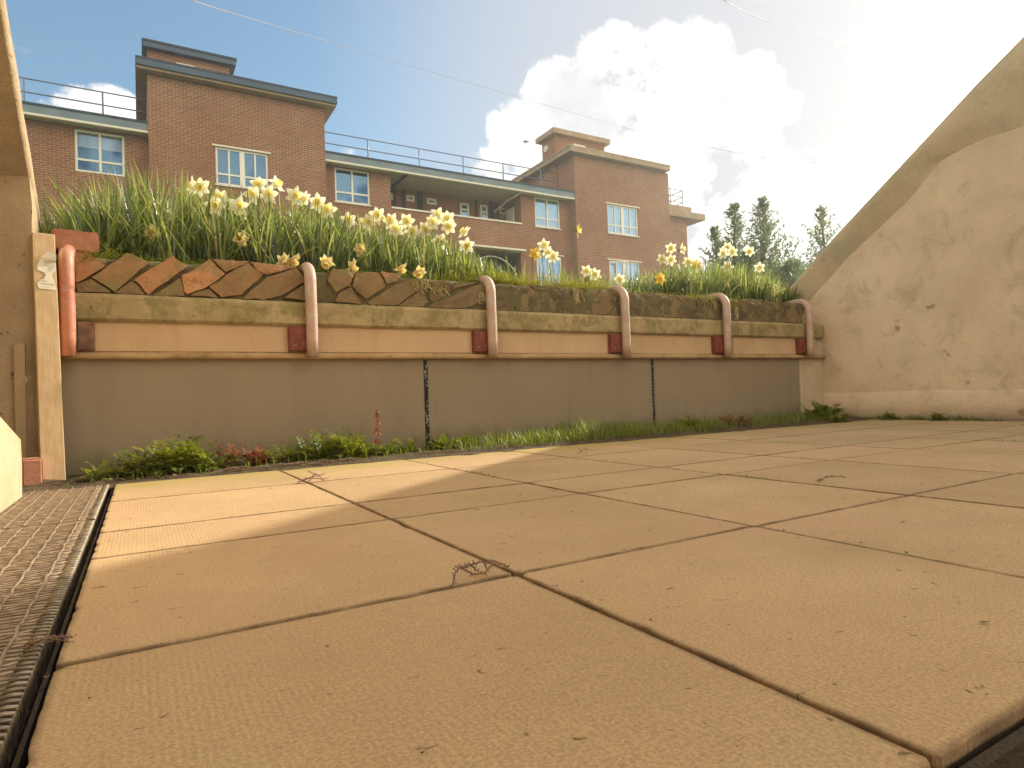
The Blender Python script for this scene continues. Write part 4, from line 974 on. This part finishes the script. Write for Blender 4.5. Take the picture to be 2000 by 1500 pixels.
# roots and trailing stems hanging over the edging
g = MB(); r = random.Random(31)
def trail(x, z0, L, n_):
    for _ in range(n_):
        p = Vector((x+r.gauss(0, .02), WY-.05+r.uniform(-.008, .0), z0+r.uniform(-.01, .015))); pts = [p]
        for k in range(6): p = p+Vector((r.gauss(.002, .008), r.gauss(0, .003), -L*r.uniform(.5, 1.2)/6)); pts.append(p)
        g.tube(pts, .0013, 4)
for q in ((1.36, .93, .07, 10), (1.45, .90, .05, 8), (2.40, .945, .10, 12), (2.43, .94, .07, 6), (3.65, .94, .09, 12), (3.80, .93, .13, 10), (3.9, .88, .10, 6), (1.72, .88, .06, 14), (3.55, .95, .06, 10)): trail(*q)
tag(g.build('hanging_roots', M['dryleaf']), 'thin dry stems and roots hanging over the brick edging', 'roots', kind='stuff')
g = MB()
for (cx, cz, n_, sx) in ((3.68, .93, 260, .14), (3.80, .88, 120, .05), (2.42, .95, 60, .05), (1.40, .885, 70, .05), (.98, .875, 14, .02), (.86, .86, 10, .02), (-.19, .93, 60, .03), (-.13, .955, 50, .05)):
    for _ in range(n_):
        sprig(g, (cx+r.gauss(0, sx), WY-.045+r.uniform(-.012, .012), cz+r.gauss(0, .018)), .02, 3, .010, r)
tag(g.build('trailing_weeds', M['sedum']), 'tiny light green weeds rooted in the face of the brick edging', 'weeds', kind='stuff')

# weeds at the foot of the wall
WG = 'weeds along the foot of the wall'
def rosette(name, x, y, rad, h, n_, label, mat='weed', seed=1, stems=0):
    r = random.Random(seed); g = MB()
    for i in range(n_):
        az = r.uniform(0, 6.283); L = rad*r.uniform(.6, 1.2); p = Vector((x+r.gauss(0, rad*.35), y+r.gauss(0, rad*.2), .0)); el = r.uniform(.3, 1.25); d = Vector((math.cos(az)*math.cos(el), math.sin(az)*math.cos(el)*.7, math.sin(el)))
        m_ = 9; t0 = r.random()
        for k in range(m_):
            p = p+d*(L/m_)*(h/rad if d.z > .6 else 1); d = (d+Vector((0, 0, -.14))).normalized()
            sd = d.cross(Vector((0, 0, 1)));  sd = sd.normalized() if sd.length > .1 else Vector((1, 0, 0))
            for s in (-1, 1):
                l = rad*.30*math.sin(math.pi*(k+1)/(m_+1))*r.uniform(.7, 1.2)+.003; e = p+(sd*s+d*.5+Vector((0, 0, r.uniform(-.2, .4)))).normalized()*l; wv_ = d*l*.34
                g.add([p, p.lerp(e, .55)+wv_, e, p.lerp(e, .55)-wv_], [(0, 1, 2, 3)], min(1, max(0, t0*.6+r.uniform(0, .4))))
    o = g.build(name, M[mat]); tag(o, label, 'weed', WG); o['group'] = WG; return o
def wx(px, py=900, Y=3.1): return atY(px, py, Y).x
WD = [(190, 3.00, .06, .10, 26, 'small pinkish green weed beside the timber plank and grating', 'weed'),
 (225, 3.02, .055, .09, 26, 'small bright weed right of the grating corner', 'weed'), (272, 3.05, .085, .14, 44, 'ferny green weed left of the tallest leafy one', 'weed'),
 (350, 3.05, .11, .20, 70, 'tall ferny bright green weed near the left end of the wall foot', 'weed'), (400, 3.02, .08, .13, 50, 'low ferny weed leaning over the paving edge', 'weed'),
 (445, 3.10, .07, .13, 36, 'dead reddish brown weed between the ferny and the upright green one', 'weed_red'), (500, 3.08, .07, .13, 40, 'dark reddish weed with curled stems left of the upright bright one', 'weed_red'),
 (543, 3.06, .05, .16, 34, 'upright bright yellow green weed above the first slab joint', 'weed'), (575, 3.10, .06, .10, 30, 'dark low weed right of the upright bright one', 'weed'),
 (625, 3.08, .09, .16, 66, 'dense leafy weed, left of the two big ones before the red dock stalk', 'weed'), (680, 3.06, .09, .17, 66, 'dense leafy weed, right of the two big ones before the red dock stalk', 'weed'),
 (720, 3.06, .06, .09, 34, 'low leafy weed just left of the red dock stalk', 'weed'), (765, 3.08, .06, .09, 36, 'low leafy weed just right of the red dock stalk', 'weed'),
 (800, 3.10, .06, .10, 36, 'low leafy weed left of the speckled joint seal', 'weed'), (860, 3.10, .07, .10, 44, 'leafy weed just right of the speckled joint seal', 'weed'),
 (905, 3.10, .07, .09, 44, 'low leafy weed mixed with grass right of the speckled joint seal', 'weed'), (1090, 3.05, .06, .07, 30, 'low leafy weed at the edge of the shade', 'weed'),
 (1350, 3.1, .09, .10, 40, 'shaded weed right of the thin dark joint', 'weed'), (1440, 3.1, .10, .10, 40, 'dark shaded weed halfway between the thin joint and the corner', 'weed_red'),
 (1610, 3.08, .14, .17, 70, 'bushy green weed in the right hand corner by the side wall', 'weed')]
for k, (px, Y, rad, h, n_, lb, mt) in enumerate(WD):
    rosette('weed', wx(px, 900, Y), Y, rad*1.0, h*1.0, int(n_*1.25), lb, mt, 40+k)
for k, (y, rad, lb) in enumerate(((2.72, .055, 'small green weed growing where the right wall meets the paving, nearest the corner'), (2.38, .05, 'tuft of weed halfway along the foot of the right wall'), (2.86, .06, 'tiny weed in the paving joint near the right corner'))):
    rosette('weed', 4.93 if k < 2 else 4.55, y, rad, rad*1.2, 40, lb, 'weed', 90+k)
# red dock stalk
g = MB(); r = random.Random(5); x = wx(738, 900, 3.12)
dk_ = empty('dock_stalk', (x, 3.12, 0), 'upright rusty red dead dock stalk among the weeds at the wall foot', 'plant')
g.tube([(x, 3.12, 0), (x+.004, 3.12, .08), (x+.002, 3.12, .15), (x+.008, 3.12, .235)], .0025, 6); g.build('stem', M['twig'], dk_)
g = MB()
for k in range(150):
    z = .06+.17*r.random(); a = r.uniform(0, 6.28); rr = .012*(1-abs(z-.12)/.16)+.004; p = Vector((x+.004+rr*math.cos(a), 3.12+rr*math.sin(a), z)); s = .006
    g.add([p+Vector((r.gauss(0, s), r.gauss(0, s), r.gauss(0, s))) for _ in range(3)], [(0, 1, 2)])
g.build('seed_head', simple('seed', (.42, .13, .06), .8, var=.3), dk_)
# grass along the wall foot
g = MB(); r = random.Random(77)
for i in range(5200):
    x = r.choice([r.uniform(1.4, 4.7), r.uniform(1.75, 3.3), r.uniform(-.2, 4.9)]); 
    y = r.uniform(2.93, 3.27); hh = .062+.06*max(0, noise.noise(Vector((x*5, 0, 0)))+.4); 
    if x < 1.4: hh *= .6
    if 2.0 < x < 2.75: hh *= 1.35
    blade(g, (x, y, 0), r.uniform(0, 6.28), abs(r.gauss(0, .35)), hh*r.uniform(.5, 1.2), .0028, r.uniform(0, 1.2), r.random(), n_=3, fold=0)
for i in range(900):
    y = r.uniform(2.0, 3.3); hh = .03+.05*max(0, noise.noise(Vector((y*6, 5, 0)))+.25)
    blade(g, (r.uniform(4.93, 4.985), y, -.01), r.uniform(0, 6.28), abs(r.gauss(0, .4)), hh*r.uniform(.5, 1.2), .003, r.uniform(0, 1.2), r.random()*.5, n_=3, fold=0)
for xs, n_ in ((XS[3], 90), (XS[2], 70), (XS[6], 60), (XS[5], 40)):       # tiny tufts sprouting from joints
    y0_ = r.uniform(1.3, 2.2)
    for i in range(n_): blade(g, (xs+r.gauss(0, .003), y0_+r.gauss(0, .05), -.006), r.uniform(0, 6.28), abs(r.gauss(0, .6)), r.uniform(.006, .018), .0018, .6, r.random(), n_=2, fold=0)
tag(g.build('grass', M['grass'], smooth=True), 'short grass growing along the foot of the wall', 'grass', kind='stuff')
# fallen red stems on the soil by the weeds
g = MB()
for i in range(34):
    x = r.uniform(.18, .78) if i < 28 else r.uniform(1.0, 1.3); y = r.uniform(2.86, 2.98); a = r.gauss(.05, .2); L = r.uniform(.06, .2)
    g.tube([(x, y, .008), (x+L*.5*math.cos(a), y+L*.5*math.sin(a), .012+r.random()*.008), (x+L*math.cos(a), y+L*math.sin(a), .008)], .0018, 5)
tag(g.build('dead_stems', M['twig']), 'reddish dead stems lying on the soil between the paving and the wall', 'debris', kind='stuff')

# twigs on the paving
def twig(px, py, label, arcs, seed, s=1.):
    d = ray(px, py); o_ = Vector((d.x, d.y, 0))*(CAMZ/-d.z); g = MB(); r = random.Random(seed)
    def P(q, j=.001):
        d2 = ray(*q[:2]); b_ = Vector((d2.x, d2.y, 0))*(CAMZ/-d2.z); return Vector((b_.x, b_.y, 0))
    for arc in arcs:
        ws = [Vector((o_.x+a[0]*s, o_.y+a[1]*s, a[2]*s+.003)) for a in arc]; fine = []
        for a, b in zip(ws, ws[1:]):
            for k in range(4): fine.append(a.lerp(b, k/4)+Vector((r.gauss(0, .0007), r.gauss(0, .0007), abs(r.gauss(0, .0006)))))
        fine.append(ws[-1]); g.tube(fine, .0016*s, 5, r2=.0009*s)
        for p_ in fine:
            for _ in range(3):
                v = Vector((r.gauss(0, 1), r.gauss(0, 1), r.gauss(0, 1))).normalized()*r.uniform(.003, .008)*s; q = v.orthogonal().normalized()*.0012*s
                g.add([p_, p_+v+q, p_+v*1.1, p_+v-q], [(0, 1, 2, 3)])
    o = g.build('dead_twig', M['twig']); tag(o, label, 'twig'); return o
twig(940, 1132, 'dead brown twig lying over the slab crossing in the middle of the paving',
     [[(-.058, -.018, 0), (-.045, .0, .012), (-.03, .012, .018), (-.012, .004, .006), (.012, .006, .004), (.035, .018, .016), (.055, .012, .004)],
      [(-.03, .012, .018), (-.012, .03, .012), (.004, .042, .010), (.022, .04, .012), (.04, .026, .014)], [(.004, .042, .01), (.006, .02, .004)], [(.022, .03, .012), (.018, .012, .004)]], 3)
twig(612, 942, 'small tuft of dead twigs on the first slab joint near the weeds', [[(-.05, 0, 0), (-.02, .01, .012), (.02, -.005, .006), (.05, .01, .004)], [(-.02, -.02, 0), (0, 0, .02), (.02, .03, .02)], [(.03, -.02, 0), (.01, .0, .022), (-.01, .02, .03)], [(-.04, .02, .0), (0, .0, .015), (.04, .02, .02)]], 4, 1.1)
twig(95, 1268, 'wisp of dry stems caught on the hooked edge of the left grating', [[(-.03, 0, .004), (.0, .006, .012), (.03, .004, .006)], [(-.02, -.01, .004), (.0, .0, .012), (.025, -.006, .004)], [(-.03, .006, .004), (-.005, -.004, .014), (.02, .012, .008)]], 6, .8)
twig(1620, 940, 'little scrap of dead plant in a paving joint on the right', [[(-.05, 0, 0), (0, .01, .01), (.06, -.01, .004)], [(-.03, .02, 0), (.02, 0, .012)]], 8, 1.)
twig(1145, 885, 'faint dry sprig on the paving at the edge of the shade', [[(-.06, 0, 0), (0, .02, .02), (.06, .0, .006)], [(0, 0, 0), (.02, .03, .03)], [(-.03, 0, 0), (-.04, .02, .03)]], 9, .8)
g = MB(); r = random.Random(64)
for i in range(1500):
    x = r.uniform(-.25, 4.9); y = min(3.27, 2.86+abs(r.gauss(0, .13))-.03*(r.random() < .15)); 
    if i % 5 == 0: x, y = r.uniform(4.88, 4.98), r.uniform(1.9, 3.2)
    p = Vector((x, y, .006+.01*r.random() if y > 2.85 else .003)); a = r.uniform(0, 6.28); l = r.uniform(.004, .016); d_ = Vector((math.cos(a), math.sin(a), r.uniform(-.2, .5)))*l; w2 = Vector((-math.sin(a), math.cos(a), r.uniform(-.3, .3)))*l*.35
    g.add([p, p+d_*.5+w2, p+d_, p+d_*.5-w2], [(0, 1, 2, 3)])
M['litter'] = simple('litter', (.20, .12, .06), .9, var=.7, sc_=40)
tag(g.build('leaf_litter', M['litter']), 'brown leaf litter and crumbs along the foot of the walls', 'debris', kind='stuff')
# crumbs in the joints and on the slabs
g = MB(); r = random.Random(12)
for i in range(260):
    x, y = r.uniform(-.05, 4.5), r.uniform(.3, 2.8)
    if r.random() < .55:
        x = r.choice(XS[:-1])+r.gauss(0, .006) if r.random() < .5 else x; 
    s = r.uniform(.0012, .0032); p = Vector((x, y, .001))
    g.add([p+Vector((r.gauss(0, s), r.gauss(0, s), abs(r.gauss(0, s*.5)))) for _ in range(4)], [(0, 1, 2), (0, 2, 3), (0, 3, 1), (1, 2, 3)])
tag(g.build('crumbs', M['soil']), 'specks of soil and grit scattered on the paving', 'debris', kind='stuff')

# ------------------------------------------------------------ conifers
def conifer(px, topy, dist, wid, label, seed, dens=1., bare=False):
    r = random.Random(seed); d = ray(px, topy); hd = math.hypot(d.x, d.y); s = dist/hd; top = Vector((d.x*s, d.y*s, CAMZ+d.z*s)); base = Vector((top.x, top.y, 1.2)); H_ = top.z-base.z
    t = empty('conifer', base, label, 'tree', 'conifers beyond the bed')
    g = MB(); g.tube([base.lerp(top, k/8)+Vector((r.gauss(0, .02), r.gauss(0, .02), 0)) for k in range(9)], .09, 8, r2=.012); g.build('trunk', M['bark'], t, smooth=True)
    g = MB(); nb = int(150*dens)
    for i in range(nb):
        f = (i+r.random())/nb; z = base.z+.25+f*(H_-.25); az = r.uniform(0, 6.283)
        L = wid*1.4*(1-f)**.9*r.uniform(.5, 1.2)+.07; up = .5+.55*f
        p = Vector((base.x+(top.x-base.x)*f, base.y, z)); dv = Vector((math.cos(az), math.sin(az), up*r.uniform(.6, 1.2))).normalized(); m_ = max(4, int(L/.09)); pts = [p.copy()]
        for k in range(m_):
            p = p+dv*(L/m_); dv = (dv+Vector((0, 0, .05))+Vector((r.gauss(0, .05), r.gauss(0, .05), 0))).normalized(); pts.append(p.copy())
        for k, q in enumerate(pts[1:]):
            g_ = k/m_
            for _ in range(4):
                sv = (dv*r.uniform(.5, 1.1)+Vector((r.gauss(0, .6), r.gauss(0, .6), r.gauss(.15, .45)))).normalized(); l = r.uniform(.09, .21)*(1.15-.5*g_)*(1-.35*f); w2 = sv.orthogonal().normalized()
                w2 = (w2*math.cos(r.random()*6)+sv.cross(w2)*math.sin(r.random()*6))*r.uniform(.010, .017)
                g.add([q, q+sv*l*.45+w2, q+sv*l, q+sv*l*.5-w2], [(0, 1, 2, 3)], r.random())
                for _2 in range(2):
                    a = q+sv*l*r.uniform(.3, .8); s2 = (sv+Vector((r.gauss(0, .7), r.gauss(0, .7), r.gauss(0, .5)))).normalized()*l*.42; w3 = w2*.6
                    g.add([a, a+s2*.5+w3, a+s2, a+s2*.5-w3], [(0, 1, 2, 3)], r.random())
    g.build('crown', M['conifer'], t); return t
conifer(1432, 403, 16.0, .85, 'twin topped conifer leftmost of those beyond the bed, beside the building', 51)
conifer(1397, 448, 16.6, .75, 'shorter conifer touching the building end, half behind the twin topped one', 52)
conifer(1489, 392, 15.5, .95, 'tallest slim conifer in the middle of the group beyond the bed', 53, 1.15)
conifer(1605, 408, 17.5, 1.15, 'open feathery conifer partly cut off by the sloping side wall', 54, .75)
conifer(1545, 520, 13.5, .9, 'low dark conifer shrub right behind the end of the bed', 55, .9)
conifer(1455, 500, 14.5, .8, 'short dense conifer between the leftmost and the tallest ones', 56, .8)

# ------------------------------------------------------------ air: haze volume added to stand in for glare through window glass
m = bpy.data.materials.new('glare_haze'); m.use_nodes = True; N = NT(m.node_tree)
pv = N.n('ShaderNodeVolumePrincipled'); o = N.n('ShaderNodeOutputMaterial'); N.l(pv.outputs[0], o.inputs[1])
pv.inputs['Color'].default_value = (1, .96, .88, 1); pv.inputs['Density'].default_value = .0030; pv.inputs['Anisotropy'].default_value = .72
g = MB(); g.box((-950, -950, -1.4), (950, 950, 13.6)); tag(g.build('added_glare_haze', m), kind='stuff')
